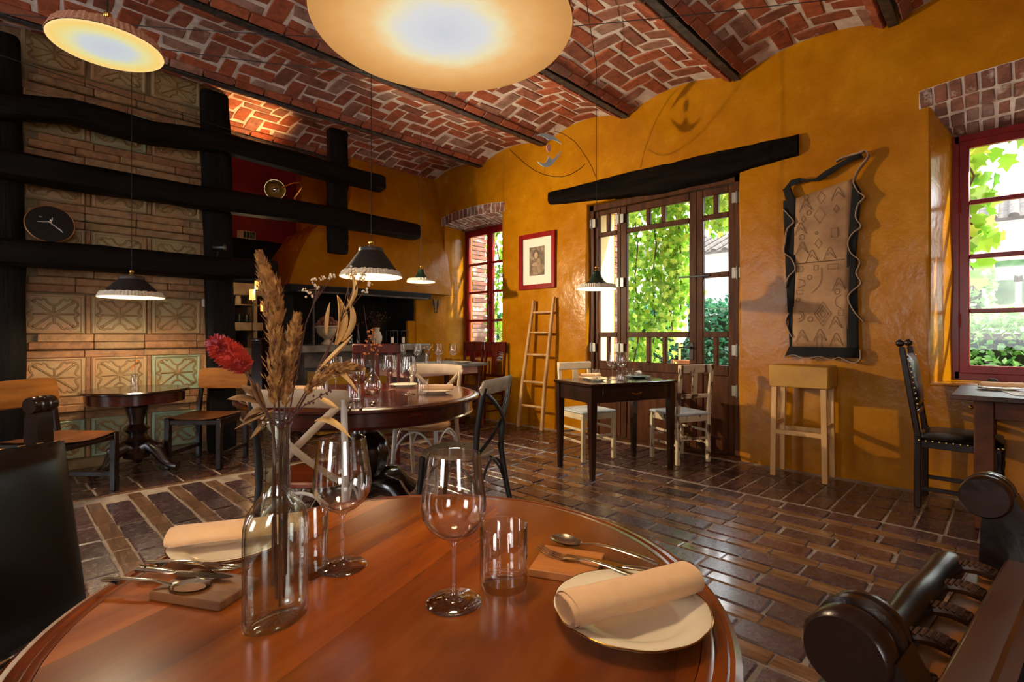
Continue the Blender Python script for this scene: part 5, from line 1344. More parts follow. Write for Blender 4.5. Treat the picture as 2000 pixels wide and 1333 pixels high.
def pendant(label, loc, r, kind, ztop, power, fr=None, dif=None, spot=150, hA=.8, hB=1.):
    """loc = centre of the rim; kind A = tall brown cone, B = shallow green saucer"""
    t = thing('pendant_lamp', label, 'lamp', loc)
    k = r/.20
    if kind == 'A':
        h = hA*r
        P = [(r, .0), (r*.97, .012), (r*.40, h), (r*.38, h), (r*.95, .008)]
        neck = [(1e-6, h-.004), (r*.40, h-.004), (r*.41, h+.01*k), (r*.39, h+.022*k), (r*.30, h+.028*k), (.015, h+.032*k), (1e-6, h+.032*k)]; zt = h+.03*k
        sh = M['shade_brown']
    else:
        P = [(a_, b_*hB) for a_, b_ in ((r, .0), (r*.98, .06*r), (r*.66, .22*r), (r*.40, .42*r), (r*.28, .62*r), (r*.24, .78*r), (r*.22, .78*r), (r*.26, .60*r), (r*.38, .40*r), (r*.64, .20*r), (r*.95, .03*r))]
        neck = [(a_, b_*hB) for a_, b_ in ((1e-6, .76*r), (r*.24, .76*r), (r*.24, .86*r), (r*.20, .92*r), (1e-6, .93*r))]; zt = .92*r*hB
        sh = M['shade_green']
    MB().lathe(P+[P[0]], 48).build('shade', sh, t)
    MB().lathe(neck, 24).build('shade_cap', M['girder'] if kind == 'A' else sh, t)
    MB().lathe([(1e-6, zt), (.016, zt), (.018, zt+.008), (.013, zt+.018), (.016, zt+.024), (.017, zt+.034), (.008, zt+.044), (1e-6, zt+.045)], 18).build('socket', M['brass'], t)
    f = MB(); n = 96; h = (.040 if kind == 'A' else .045)*k
    for i in range(n):
        for rr, z0, z1 in ((r*1.012, h*.92, -.006*k),):
            pass
    f.grid(lambda u, v: ((r*(1.0-.10*(1-v)*(1 if kind == 'A' else .9))+.004+.0022*math.sin(u*2*PI*60))*math.cos(2*PI*u), (r*(1.0-.10*(1-v)*(1 if kind == 'A' else .9))+.004+.0022*math.sin(u*2*PI*60))*math.sin(2*PI*u), h*(1-v)*(1+.05*math.sin(u*2*PI*23))+.004*k*v), 240, 3, closeu=True)
    f.build('fringe', fr or M['fringe'], t, smooth=0)
    MB().lathe([(1e-6, -.003), (r*1.0, -.003), (r*1.01, 0), (r*1.0, .003), (1e-6, .003)], 64).build('diffuser', dif or M['dif_warm'], t)
    MB().tube([(0, 0, zt+.04), (0, 0, ztop-loc[2])], .0028, 6).build('cable', M['cable'], t)
    d = bpy.data.lights.new('lamp_light', 'SPOT'); d.energy = power; d.color = (1, .74, .45); d.spot_size = R(spot); d.spot_blend = .5; d.shadow_soft_size = r*.5
    lo = bpy.data.objects.new('lamp_light', d); COL.objects.link(lo); lo.parent = t; lo.location = (0, 0, -.008)
    return t
pendant('huge glowing parchment pendant at the top of the picture over the cherry table', (.559, .715, 1.676), .222, 'B', 3.6, 30, fr=M['fringe_p'], dif=M['dif_big'], hB=.6)
pendant('rosy-fringed pendant glowing in the upper left corner', (.354, 2.781, 2.375), .20, 'B', 3.6, 90, fr=M['fringe_p'], dif=M['dif_small'], hB=.6)
pendant('brown cone pendant with white fringe over the tripod table', (.78, 4.95, 1.435), .215, 'A', 3.6, 75, hA=.66, spot=172)
pendant('brown cone pendant over the mahogany table', (1.878, 3.227, 1.548), .21, 'A', 3.6, 30, hA=.86)
pendant('green fringed pendant over the drawer table', (3.775, 2.65, 1.550), .173, 'B', 3.6, 20)
pendant('small green pendant before the fireplace', (3.58, 5.02, 1.77), .163, 'B', 3.6, 22)
# strung wires under the vaults
def wire(label, a, b, sag=.03):
    a = Vector(a); b = Vector(b)
    o = MB().tube([tuple(a.lerp(b, i/12)-Vector((0,0,sag*4*(i/12)*(1-i/12)))) for i in range(13)], .0032, 5).build('cable', M['cable'])
    tag(o, label, 'cable')
def D(px, py, d):
    u = (px-1000)/1000; v = (655-py)/1000; return (d*(.7*u+.714), d*(-.714*u+.7), 1.14+d*v)
wire('black cable strung highest across the vaults at upper left', (.02, 4.50, 3.43), (.56, .715, 3.40))
wire('black cable strung from the upper left corner to the big pendant', (-.2, 5.2, 3.38), (1.87, 3.22, 3.22))
wire('lowest black cable strung along the tile wall', (-.3, 5.42, 3.27), (2.80, 5.44, 3.10))
wire('black cable strung from the tile wall to the brown pendant', (-.2, 4.9, 3.2), (1.88, 3.23, 2.98))
wire('black cable strung to the green pendant hook', (.56, .715, 3.45), (3.775, 2.65, 3.52))
wire('black cable crossing the vault towards the right wall', (2.2, 3.35, 3.39), (4.75, -.2, 3.45))
# spotlight clamped on the lowest beam, beside the post (throws the crisp shadows on the ochre wall)
sp = thing('clamp_spotlight', 'small black spotlight on the lowest timber beam beside the post', 'spotlight', (1.50, 5.32, 1.90))
axis = Vector((1, -1.02, .03)).normalized()
q = axis.to_track_quat('Z', 'Y').to_matrix().to_4x4()
MB().lathe([(.0305, .06), (.0325, .06), (.0325, -.03), (.02, -.05), (1e-6, -.05), (1e-6, -.045), (.018, -.045), (.0305, -.028), (.0305, .06)], 20, M=Matrix.Translation((0, 0, .06)) @ q).build('can', M['black_metal'], sp)
MB().tube([(0, 0, .06), (0, .03, 0), (0, .05, -.03)], .008, 8).build('bracket', M['black_metal'], sp)
MB().sphere((0, 0, .06), .02, 12, 8).build('bulb', emit('spot_bulb', '#ffe2b8', 6), sp)
d = bpy.data.lights.new('spot_light', 'SPOT'); d.energy = 640; d.color = (1, .80, .52); d.spot_size = R(115); d.spot_blend = 1.; d.shadow_soft_size = .03
lo = bpy.data.objects.new('spot_light', d); COL.objects.link(lo); lo.parent = sp; lo.location = tuple(Vector((0, 0, .06))+axis*.065); lo.rotation_euler = (-axis).to_track_quat('Z', 'Y').to_euler()
# chrome swan-neck lamp before the red wall
cl = thing('swan_neck_lamp', 'chrome-bowled swan-neck lamp glowing before the red wall', 'lamp', (2.25, 5.95, 2.78))
qa = Vector((-.25, -.75, -.15)).normalized().to_track_quat('Z', 'Y').to_matrix().to_4x4()
MB().lathe([(1e-6, -.06), (.05, -.05), (.085, -.02), (.105, .03), (.108, .035), (.104, .035), (.08, -.014), (.046, -.044), (1e-6, -.053)], 28, M=qa).build('reflector', mat('tarnished_chrome', '#c0a878', rough=.32, metal=1.), cl)
MB().sphere((0, 0, 0), .045, 16, 12).build('bulb', M['chrome'], cl)
rv = Vector((.7, -.714, 0))
MB().tube([tuple(rv*a+Vector((0, 0, b))) for a, b in ((.05, .02), (.11, .03), (.20, .07), (.28, .075), (.31, .04), (.27, -.03), (.22, -.09), (.24, -.16), (.27, -.22))], .009, 8).build('swan_neck', M['brass'], cl)
d = bpy.data.lights.new('swan_light', 'SPOT'); d.energy = 60; d.color = (1, .55, .2); d.shadow_soft_size = .04; d.spot_size = R(110); d.spot_blend = .8
lo = bpy.data.objects.new('swan_light', d); COL.objects.link(lo); lo.parent = cl; lo.location = (-.05, .12, .10); lo.rotation_euler = Vector((-.45, .15, 1)).to_track_quat('-Z', 'Y').to_euler()
# bar behind the passage
bulbm = emit('amber_candle_bulb', '#ffb860', 5)
for k, (p, lab) in enumerate((((2.78, 8.0, 1.90), 'upper amber bulb lamp glowing in the bar'), ((2.72, 8.05, 1.74), 'lower amber bulb lamp glowing in the bar'), ((2.93, 8.2, 1.58), 'third amber bulb lamp half behind the reed plume'))):
    t = thing('bulb_lamp', lab, 'lamp', p)
    MB().lathe([(.037, -.075), (.039, -.075), (.039, .075), (.037, .075), (.037, -.075)], 18).build('glass_cylinder', emit('glowing_amber_glass', '#ffb45c', 1.6), t)
    MB().sphere((0, 0, 0), .024, 10, 8, (1,1,1.5)).build('bulb', bulbm, t)
    MB().tube([(0, 0, -.06), (0, 0, -(p[2]-1.08))], .006, 6).build('stem', M['black_metal'], t) if k else MB().tube([(0, 0, .06), (0, 0, 2.75-p[2])], .004, 6).build('cable', M['cable'], t)
    d = bpy.data.lights.new('bulb_light', 'POINT'); d.energy = 7; d.color = (1, .62, .28); d.shadow_soft_size = .03
    lo = bpy.data.objects.new('bulb_light', d); COL.objects.link(lo); lo.parent = t; lo.location = (0, 0, .09 if k else -.1)
# ================================================================== decor
# picture
pf = thing('framed_print', 'red-framed portrait print above the ladder', 'picture', (XW-.006, 4.25, 2.065), 0)
w_, h_ = .60, .70
for a, b in (((0,-w_/2+.06,-h_/2+.03),(0,w_/2-.06,-h_/2+.03)), ((0,-w_/2+.06,h_/2-.03),(0,w_/2-.06,h_/2-.03)), ((0,-w_/2+.03,-h_/2),(0,-w_/2+.03,h_/2)), ((0,w_/2-.03,-h_/2),(0,w_/2-.03,h_/2))):
    MB().bar((a[0]-.015, a[1], a[2]), (b[0]-.015, b[1], b[2]), .06, .035, .004, (1,0,0)).build('frame', M['redframe'], pf)
MB().box((-.008, 0, 0), (.006, w_-.1, h_-.1)).build('mount', mat('cream_mount', '#cdbfa6', '#d8ccb4', rough=.7), pf, 0)
MB().box((-.0125, 0, 0), (.002, w_-.14, h_-.14)).build('inner_mount', mat('pale_mount', '#ddd4c2', rough=.7), pf, 0)
def printm():
    m, n, l, b = mk('sepia_portrait_print'); v = coords(n, l, False)
    f = noise_n(n, l, v, 14, 6, .7); l.new(ramp(n, l, f, [(.3, '#3a2a20'), (.5, '#6e5640'), (.7, '#a08a6c')]), b.inputs['Base Color']); b.inputs['Roughness'].default_value = .6; return m
MB().box((-.0150, 0, .0), (.002, .25, .36)).build('print', printm(), pf, 0)
def disc(name, y, z, ry, rz_, dx, mt):
    MB().lathe([(1e-6, -.0004), (1, -.0004), (1, .0004), (1e-6, .0004)], 28, M=Matrix.Translation((dx, y, z)) @ Matrix.Rotation(PI/2, 4, 'Y') @ Matrix.Diagonal((rz_, ry, 1, 1))).build(name, mt, pf)
ink = mat('sepia_ink', '#3a281c', '#5c4430', rough=.6, sc=18); ink2 = mat('sepia_midtone', '#6e543c', '#94785a', rough=.6, sc=18)
disc('portrait_dress', .0, -.085, .085, .085, -.0166, ink2); disc('portrait_hair', .012, .085, .050, .058, -.0176, ink); disc('portrait_face', .012, .070, .033, .042, -.0186, mat('sepia_face', '#b89c7a', '#9a7e5c', rough=.6, sc=20)); disc('portrait_arm', .03, -.04, .05, .024, -.0178, mat('sepia_arm', '#a88c6a', '#8a6e50', rough=.6, sc=20)); disc('portrait_child', -.03, -.02, .034, .05, -.0190, mat('sepia_child', '#7c6248', '#a08462', rough=.6, sc=20))
# textile hanging with black border and wavy trim
TX = XW-.05
tx = thing('wall_textile', 'beige patterned hide textile with black border and wavy trim', 'wall hanging', (TX, 1.12, 1.65))
def TP(cx, cy, dx=0.): return (dx, 1.328-(1500+.3152*cx-1550)*.00366-1.12, 2.328-(310+.3152*cy-380)*.00431-1.65)
def quadgrid(mb, c, nx, ny, amp=.006, off=0.):
    tl, tr, br, bl_ = [Vector(TP(*p)) for p in c]
    def f(u, v):
        p = tl.lerp(tr, u).lerp(bl_.lerp(br, u), v); p.x += off+amp*noise.noise(Vector((p.y*7, p.z*5, 1))); return p
    mb.grid(f, nx, ny)
M['hide'] = mat('tanned_hide', '#7a5638', '#a98058', rough=.75, sc=3.5, bmp=.003, bsc=30)
M['blackcloth'] = mat('black_felt', '#060505', '#0e0c0b', rough=.95, sc=20)
M['trim'] = mat('grey_rose_trim', '#86705e', '#a58c78', rough=.8, sc=20)
M['inkline'] = mat('dark_pattern_ink', '#3c2618', rough=.8)
def sol(o, t=.004): m_ = o.modifiers.new('thickness', 'SOLIDIFY'); m_.thickness = t; return o
mb = MB(); quadgrid(mb, [(168,252),(520,190),(495,1172),(150,1172)], 10, 20); sol(mb.build('hide', M['hide'], tx, 60))
for nm, c in (('border', [(85,180),(135,160),(172,252),(160,420)]), ('border', [(88,250),(170,250),(172,720),(108,720)]), ('border', [(108,720),(172,720),(150,1180),(132,1180)]), ('border', [(525,185),(575,270),(545,640),(492,640)]), ('border', [(492,640),(548,640),(560,1225),(492,1225)]), ('border', [(130,1168),(560,1168),(560,1228),(100,1228)]), ('border', [(140,128),(205,125),(205,158),(95,175)])):
    mb = MB(); quadgrid(mb, c, 4, 14, .01, -.004); sol(mb.build(nm, M['blackcloth'], tx, 60))
mb = MB()
A = [Vector(TP(*p)) for p in ((205,128),(250,150),(300,150),(360,112),(430,85),(500,65),(575,58))]; B_ = [Vector(TP(*p)) for p in ((205,150),(250,158),(330,170),(400,140),(450,112),(520,88),(585,78))]
for i, p in enumerate(A): p.x -= .02*math.sin(i*1.3)
mb.strip(A, B_); sol(mb.build('strap', M['blackcloth'], tx, 60))
def ribbon(pts, wd, nm='wavy_trim'):
    mb = MB(); P = [Vector(p) for p in pts]; Q = []
    for i in range(len(P)-1):
        for k in range(6):
            u = k/6; a = P[max(i-1, 0)]; b = P[i]; c = P[i+1]; d = P[min(i+2, len(P)-1)]
            Q.append(.5*((2*b)+(c-a)*u+(2*a-5*b+4*c-d)*u*u+(3*b-a-3*c+d)*u**3))
    Q.append(P[-1])
    mb.strip(Q, [q+Vector((-wd, 0, 0)) for q in Q]); sol(mb.build(nm, M['trim'], tx, 60), .006)
ribbon([TP(*p, .03) for p in ((425,70),(480,55),(560,50),(600,45),(615,85),(560,150),(535,210),(560,270),(597,310),(560,350),(548,420),(577,475),(530,510),(503,560),(520,620),(572,675),(550,740),(577,800),(520,850),(505,890),(540,960),(592,1020))], .06)
ribbon([TP(*p, .03) for p in ((92,300),(130,345),(166,395),(120,440),(108,520),(100,575),(150,620),(177,690),(130,735),(112,800))], .06)
ribbon([TP(*p, .03) for p in ((128,960),(105,1010),(130,1080),(150,1110))], .05)
ribbon([TP(*p, .03) for p in ((95,1238),(160,1222),(240,1240),(330,1228),(400,1245),(450,1230),(520,1258),(570,1240),(572,1180))], .05)
pat = []
def poly(c, pts, close=True): pat.append(([(c[0]+x, c[1]+y) for x, y in pts], close))
dia = lambda s, t=1.4: [(0,-s*t),(s,0),(0,s*t),(-s,0)]
for c, s in (((243,256),16),((328,375),36),((430,352),16),((320,545),22),((348,970),52),((348,970),34),((348,970),16),((338,270),26),((225,385),14)): poly(c, dia(s))
for c, s in (((260,352),14),((214,495),17),((190,880),12),((435,840),16),((268,1000),16),((308,480),9),((265,745),14)): poly(c, [(s*math.cos(a), s*math.sin(a)) for a in [2*PI*k/12 for k in range(12)]])
for c, (w2, h2) in (((200,690),(20,16)),((410,690),(32,14)),((418,490),(20,26)),((200,832),(22,12)),((457,965),(16,16)),((325,1140),(16,30)),((305,690),(12,14))): poly(c, [(-w2,-h2),(w2,-h2),(w2,h2),(-w2,h2)])
for c in ((215,1100),(430,1120),(330,1095),(445,795),(280,615),(390,610),(240,300),(440,260),(215,560),(425,1020),(205,440)): poly(c, [(-40,40),(-8,-30),(0,-36),(8,-30),(40,35),(14,10),(0,-8),(-14,12)], False)
poly((195,980), [(0,-34),(26,-22),(36,0),(26,22),(0,34)], False); poly((195,980), [(0,-18),(16,-10),(20,0),(16,10),(0,18)], False); poly((440,900), [(20,-40),(-10,-24),(-18,0),(-10,24),(20,40)], False); poly((340,780), [(0,-90),(0,-20),(-14,20),(-60,60)], False); poly((220,780), [(-30,-30),(10,-16),(16,8),(-30,28)], False)
pt_ = MB()
for P_, cl_ in pat: pt_.tube([TP(x, y, -.009) for x, y in P_], .0016, 5, closed=cl_)
pt_.build('pattern_line', M['inkline'], tx, kind='stuff')
pt2 = MB().tube([TP(x, 655, -.009) for x in (170, 300, 480)], .003, 5).build('seam', M['inkline'], tx)

# mobile
mo = thing('wire_mobile', 'wire mobile of a pale blue fish and crescent with a pink disc', 'mobile', (3.80, 3.22, 2.954), R(35))
def MP(px, py, f=0.): r = (px-1072)*.00497*1.22; v = RTv*r+FWv*f; return (v.x, v.y, -(py-290)*.00497)
M['paleblue'] = mat('pale_blue_enamel', '#a8c0cc', '#c2d4da', rough=.4, sc=8)
def plate2(name, pts, mt):
    mb = MB(); n = len(pts)
    for f in (-.003, .003): mb.v += [MP(x, y, f) for x, y in pts]
    c = len(mb.v); mb.f = [tuple(range(n)), tuple(range(n, 2*n))[::-1]]+[(k, (k+1) % n, n+(k+1) % n, n+k) for k in range(n)]
    o = mb.build(name, mt, mo, 0); bm = bmesh.new(); bm.from_mesh(o.data); bmesh.ops.triangulate(bm, faces=[f for f in bm.faces if len(f.verts) > 4]); bm.to_mesh(o.data); bm.free()
def Q(x, y): return (1000+x/8.333, 240+y/8.333)
plate2('crescent', [Q(*p) for p in ((380,268),(430,230),(500,200),(580,188),(660,200),(740,230),(815,290),(740,266),(650,262),(620,280),(590,290),(560,275),(500,258),(440,255))], M['paleblue'])
plate2('fish', [Q(*p) for p in ((405,680),(470,690),(525,680),(560,630),(595,540),(620,575),(650,585),(690,560),(740,495),(810,400),(780,480),(720,580),(660,660),(600,715),(540,740),(480,730),(430,705))], M['paleblue'])
plate2('disc', [Q(590+36*math.cos(a), 413+68*math.sin(a)) for a in [2*PI*k/20 for k in range(20)]], mat('pink_enamel', '#d49a98', '#e0b0a8', rough=.4))
w1 = MB(); w1.tube([MP(*Q(*p)) for p in ((-40,600),(60,670),(200,760),(360,835),(520,865),(680,860),(830,830),(980,760),(1100,670),(1190,590),(1250,520))], .0035, 6)
w1.tube([MP(*Q(*p)) for p in ((700,115),(830,110),(950,145),(1060,190),(1180,300),(1300,430),(1380,540),(1450,690))], .0035, 6)
w1.tube([MP(*Q(590,188)), MP(*Q(590,345))], .0015, 5); w1.tube([MP(*Q(590,480)), MP(*Q(597,545))], .0015, 5); w1.tube([MP(*Q(530,680)), MP(*Q(520,865))], .0015, 5); w1.tube([MP(*Q(590,188)), MP(*Q(700,115)), (0, 0, .555)], .0015, 5)
w1.build('wire', mat('copper_wire', '#5a3018', rough=.4, metal=.6), mo)

# fish ornament beside the fireplace
fi = thing('fish_ornament', 'dark hanging pair of fish on the ochre wall beside the fireplace', 'ornament', (4.60, 6.085, 1.56))
for s in (-1, 1):
    MB().lathe([(1e-6, -.10), (.006, -.09), (.016, -.075), (.006, -.055), (.018, -.01), (.026, .04), (.020, .08), (.008, .10), (1e-6, .105)], 12, M=Matrix.Translation((s*.028, -.01, 0)) @ Matrix.Rotation(s*.16, 4, 'Y') @ Matrix.Diagonal((1, .45, 1.1, 1))).build('fish', mat('dark_bronze', '#1c110b', '#3a2416', rough=.4), fi)
MB().tube([(-.012, -.01, .11), (0, -.01, .15), (.012, -.01, .11)], .002, 5).build('cord', M['cable'], fi)

# oval plaque
pq = thing('oval_plaque', 'oval black plaque with gold rim and white leaping figure leaning on the beam', 'plaque', (.332, 5.42, 2.012))
pq.rotation_euler = (R(-6), 0, 0)
MB().lathe([(1e-6, 0), (.145, 0), (.145, .012), (1e-6, .012)], 48, M=Matrix.Rotation(PI/2, 4, 'X') @ Matrix.Diagonal((1, .98, 1, 1))).build('board', mat('black_lacquer', '#0a0808', rough=.2), pq)
MB().tube([(.146*math.cos(a), -.006, .143*math.sin(a)) for a in [2*PI*k/56 for k in range(56)]], .0065, 8, closed=True).build('gold_rim', mat('old_gold', '#8a5c34', '#b07c48', rough=.35, metal=.8), pq)
f_ = MB()
for P_ in ([(-.075,.008),(-.035,.012),(-.01,.018),(.008,.014)], [(.014,.055),(.012,.03),(.006,.012)], [(-.012,.022),(.006,.006),(.022,-.008),(.040,-.022)], [(.036,-.018),(.052,-.034),(.075,-.058)], [(.034,-.024),(.060,-.036),(.07,-.050)]):
    f_.tube([(x, -.014, z) for x, z in P_], [.0045 if 0 < i < len(P_)-1 else .0025 for i in range(len(P_))], 6, sx=.6)
f_.sphere((.004, -.014, .030), .007, 10, 6, (1,.5,1)); f_.build('figure', mat('white_print', '#d8d0c4', rough=.6), pq)
MB().box((-.055, -.0135, .05), (.018, .002, .010)).build('mark', mat('faded_print', '#7a7068', rough=.6), pq, 0)

# exit sign
ex = thing('exit_sign', 'green and white running-man exit sign on the red wall', 'sign', (2.455, 7.49, 2.512))
MB().box((0, 0, 0), (.235, .014, .105), .002).build('board', mat('cream_sign_board', '#d8d0a0', rough=.5), ex)
gm = mat('sign_green', '#0c4a24', rough=.5)
for x, wd in ((-.02, .035), (.022, .038), (.078, .062)): MB().box((x, -.008, 0), (wd, .003, .085)).build('panel', gm, ex, 0)
fm = MB()
for P_ in ([(.066,.012),(.078,.0),(.082,-.012)], [(.082,-.012),(.094,-.02),(.088,-.036)], [(.080,-.012),(.070,-.024),(.062,-.034)], [(.068,.010),(.058,.002),(.050,.008)], [(.072,.010),(.086,.012),(.094,.002)]):
    fm.tube([(x, -.0105, z) for x, z in P_], .0045, 6, sx=.5)
fm.sphere((.062, -.0105, .026), .007, 10, 6, (1,.4,1)); fm.build('running_man', mat('sign_cream', '#d8d0a0', rough=.5), ex)
o = MB().box((1.475, 5.655, 1.455), (.045, .03, .075), .005).build('switch_box', mat('white_plastic', '#c8c0b2', rough=.4)); tag(o, 'small white switch box beside the timber post', 'switch')

# hearth display
urn = thing('stone_urn', 'pale stone urn heaped with dried heads on the hearth ledge', 'urn', (2.98, 6.18, 1.022))
MB().lathe([(1e-6,0),(.075,0),(.078,.02),(.05,.035),(.035,.06),(.05,.075),(.10,.11),(.13,.16),(.135,.20),(.155,.215),(.16,.235),(.14,.235),(.12,.20),(1e-6,.19)], 28, mod=lambda a, r, z: 1+(.03*math.sin(12*a) if .09 < z < .2 else 0)).build('bowl', mat('weathered_stone', '#a09078', '#c4b498', rough=.8, sc=12, bmp=.004), urn)
hh = MB(); rs = random.Random(8)
for k in range(70):
    a = rs.uniform(0, 2*PI); r_ = .13*math.sqrt(rs.random()); hh.sphere((r_*math.cos(a), r_*math.sin(a), .235+.12*(1-(r_/.14)**2)*rs.uniform(.5,1)), .022, 7, 5)
hh.build('dried_head', mat('rosy_dried_head', '#8a4a34', '#b07858', rough=.9, sc=60, bmp=.01), urn, kind='stuff')
jg = put('jug', MB().lathe([(1e-6,0),(.05,0),(.07,.04),(.075,.09),(.055,.15),(.035,.18),(.045,.22),(.04,.22),(.03,.18),(1e-6,.10)], 24).mesh('jug', mat('chalk_white_jug', '#b0a48e', '#c4b8a4', rough=.6), 50), (3.66, 6.15, 1.022), 0, 'chalky white jug of dried flowers on the hearth ledge', 'jug')
posy((3.66, 6.15, 1.10), 'big brown dried bouquet in the white jug', .36, M['brownfl'], 21, 26, .19, True)
for k, (x, lab) in enumerate(((3.26, 'left of two slim bottles on the hearth ledge'), (3.37, 'right of two slim bottles on the hearth ledge'))):
    put('slim_bottle', MB().lathe([(1e-6,0),(.03,0),(.032,.05),(.014,.12),(.010,.22),(.013,.23),(.011,.23),(1e-6,.10)], 18).mesh('slim_bottle', M['glass'], 50), (x, 6.12, 1.022), 0, 'slim glass bottle, '+lab, 'bottle')
    posy((x, 6.12, 1.10), 'small dried posy in the slim bottle, '+lab, .26, M['brownfl'], 30+k, 6, .05, False)
for k, x in enumerate((3.90, 4.08)):
    t = thing('glass_lantern', 'glass lantern box on the hearth ledge, %s' % ('beside the jug' if k == 0 else 'nearest the right cheek'), 'lantern', (x, 6.15, 1.022))
    for sx in (-1, 1):
        for sy in (-1, 1): MB().bar((sx*.055, sy*.05, 0), (sx*.055, sy*.05, .18), .008, .008, .001, (0,1,0)).build('post', M['girder'], t)
    MB().box((0,0,.004), (.12,.11,.008)).build('base', M['girder'], t); MB().box((0,0,.18), (.12,.11,.008)).build('lid', M['girder'], t); MB().lathe([(1e-6,.01),(.025,.01),(.025,.09),(1e-6,.09)], 14).build('candle', M['china'], t)
cb = thing('low_cupboard', 'low yellow cupboard standing before the fireplace base', 'cupboard', (3.06, 5.72, 0))
MB().box((0,0,.37), (.95,.30,.72), .006).build('body', mat('mustard_paint', '#8a6410', '#a87c18', rough=.4, sc=5), cb); MB().box((0,-.005,.745), (1.0,.34,.03), .006).build('top', mat('slate_top', '#20242a', '#343a40', rough=.4), cb)
for x in (-.24,.24): MB().box((x,-.155,.37), (.44,.012,.62), .004).build('door', mat('mustard_door_paint', '#94701a', '#b48a24', rough=.4, sc=5), cb)
# spiral ornament on the left window sill
for k, (y, hh_) in enumerate(((5.02, .36), (5.13, .40))):
    t = thing('spiral_ornament', 'white spiral ornament on the left window sill, %s' % ('nearer the ladder' if k == 0 else 'nearer the window latch'), 'ornament', (4.90, y, .815))
    MB().tube([(.028*math.cos(a)*(1-.5*a/(22*PI)), .028*math.sin(a)*(1-.5*a/(22*PI)), .02+hh_*a/(22*PI)) for a in [i*PI/6 for i in range(133)]], .005, 6).build('spiral', mat('white_wax', '#d8d0c4', rough=.4), t); MB().lathe([(1e-6,0),(.045,0),(.045,.015),(1e-6,.02)], 18).build('base', M['girder'], t)

# bar room furniture
bc = thing('bar_dresser', 'cream open dresser with crockery lit in the bar beyond the passage', 'dresser', (3.15, 9.6, 0))
cr = mat('cream_dresser_paint', '#a89878', '#c4b494', rough=.5)
for lo, hi, nm in (((-.32,0,0),(-.28,.35,2.05),'side'), ((.12,0,0),(.18,.35,2.05),'side'), ((.62,0,0),(.66,.35,2.05),'side'), ((-.32,-.03,1.84),(.66,.36,2.05),'cornice'), ((-.32,0,1.66),(.66,.35,1.68),'shelf'), ((-.32,-.06,1.22),(.66,.35,1.36),'counter'), ((-.32,0,0),(.66,.35,.92),'cupboard'), ((-.32,.33,0),(.66,.36,2.0),'back')):
    MB().box([(a+b)/2 for a, b in zip(lo, hi)], [b-a for a, b in zip(lo, hi)], .004).build(nm, cr if nm != 'back' else M['dkwood'], bc)
for k, (x, z, lab) in enumerate(((-.1, 1.68, 'pale pot on the top shelf of the bar dresser'), (-.2, 1.36, 'jar at the left of the bar dresser'), (-.08, 1.36, 'jar in the middle of the bar dresser'), (.04, 1.36, 'jar at the right of the bar dresser'))):
    put('jar', MB().lathe([(1e-6,0),(.045,0),(.05,.02),(.05,.10),(.04,.13),(.045,.15),(1e-6,.16)], 18).mesh('jar', M['china'] if k == 0 else M['shade_green'], 50), (3.15+x, 9.72, z), 0, lab, 'jar')
bt = thing('bar_counter', 'black bar counter seen through the passage', 'counter', (3.28, 8.45, 0))
MB().box((0,0,.53), (.72,.45,1.06), .006).build('body', M['ebony'], bt); MB().box((0,0,1.075), (.78,.52,.03), .006).build('top', M['walnut'], bt); MB().box((-.05,-.23,.55), (.5,.012,.8), .004).build('front_panel', M['dkwood'], bt)
o = MB().box((0,0,.13), (.26,.3,.26), .02).box((0,-.1,.30), (.2,.16,.08), .01).build('coffee_machine', M['black_metal']); o.location = (3.20, 8.45, 1.091); tag(o, 'black coffee machine on the bar counter', 'coffee machine')
# ================================================================== garden outside
def leafmat(name, a, b, c):
    m, n, l, bs = mk(name); v = coords(n, l, True)
    ge = n.new('ShaderNodeNewGeometry'); oi = n.new('ShaderNodeObjectInfo'); ad = n.new('ShaderNodeMath'); fr = n.new('ShaderNodeMath'); fr.operation = 'FRACT'
    l.new(ge.outputs['Random Per Island'], ad.inputs[0]); l.new(oi.outputs['Random'], ad.inputs[1]); l.new(ad.outputs[0], fr.inputs[0])
    col = ramp(n, l, fr.outputs[0], [(0, a), (.5, b), (1, c)])
    n.remove(bs); df = n.new('ShaderNodeBsdfDiffuse'); tl = n.new('ShaderNodeBsdfTranslucent'); gl = n.new('ShaderNodeBsdfGlossy'); gl.inputs['Roughness'].default_value = .35
    l.new(col, df.inputs[0]); l.new(col, tl.inputs[0]); mx = n.new('ShaderNodeMixShader'); mx.inputs[0].default_value = .5; l.new(df.outputs[0], mx.inputs[1]); l.new(tl.outputs[0], mx.inputs[2])
    m2 = n.new('ShaderNodeMixShader'); m2.inputs[0].default_value = .05; l.new(mx.outputs[0], m2.inputs[1]); l.new(gl.outputs[0], m2.inputs[2]); l.new(m2.outputs[0], n['Material Output'].inputs[0]); return m
M['vine'] = leafmat('vine_leaf', '#4f8a1a', '#8cbc3c', '#c2d85c')
M['hedge'] = leafmat('hedge_leaf', '#3f7a34', '#6cac54', '#9ccc78')
M['hedge_d'] = leafmat('dark_hedge_leaf', '#1c4a34', '#2c6a48', '#4a8a5a')
M['gravel'] = mat('pale_gravel', '#b8b0a2', '#d0c8ba', rough=.9, sc=40, bmp=.005)
gr = struct(MB().box((15, 3, -.16), (19.3, 40, .12)).build('ground', M['gravel'], smooth=0), 'pale gravel yard outside')
def leafshape(s):
    pts = [(0,-.5),(.16,-.42),(.46,-.30),(.34,-.06),(.52,.16),(.22,.18),(0,.55),(-.22,.18),(-.52,.16),(-.34,-.06),(-.46,-.30),(-.16,-.42)]
    return [(x*s, y*s, .10*s*(abs(x)*2)-.25*s*y*y) for x, y in pts]
LS = leafshape(1.)
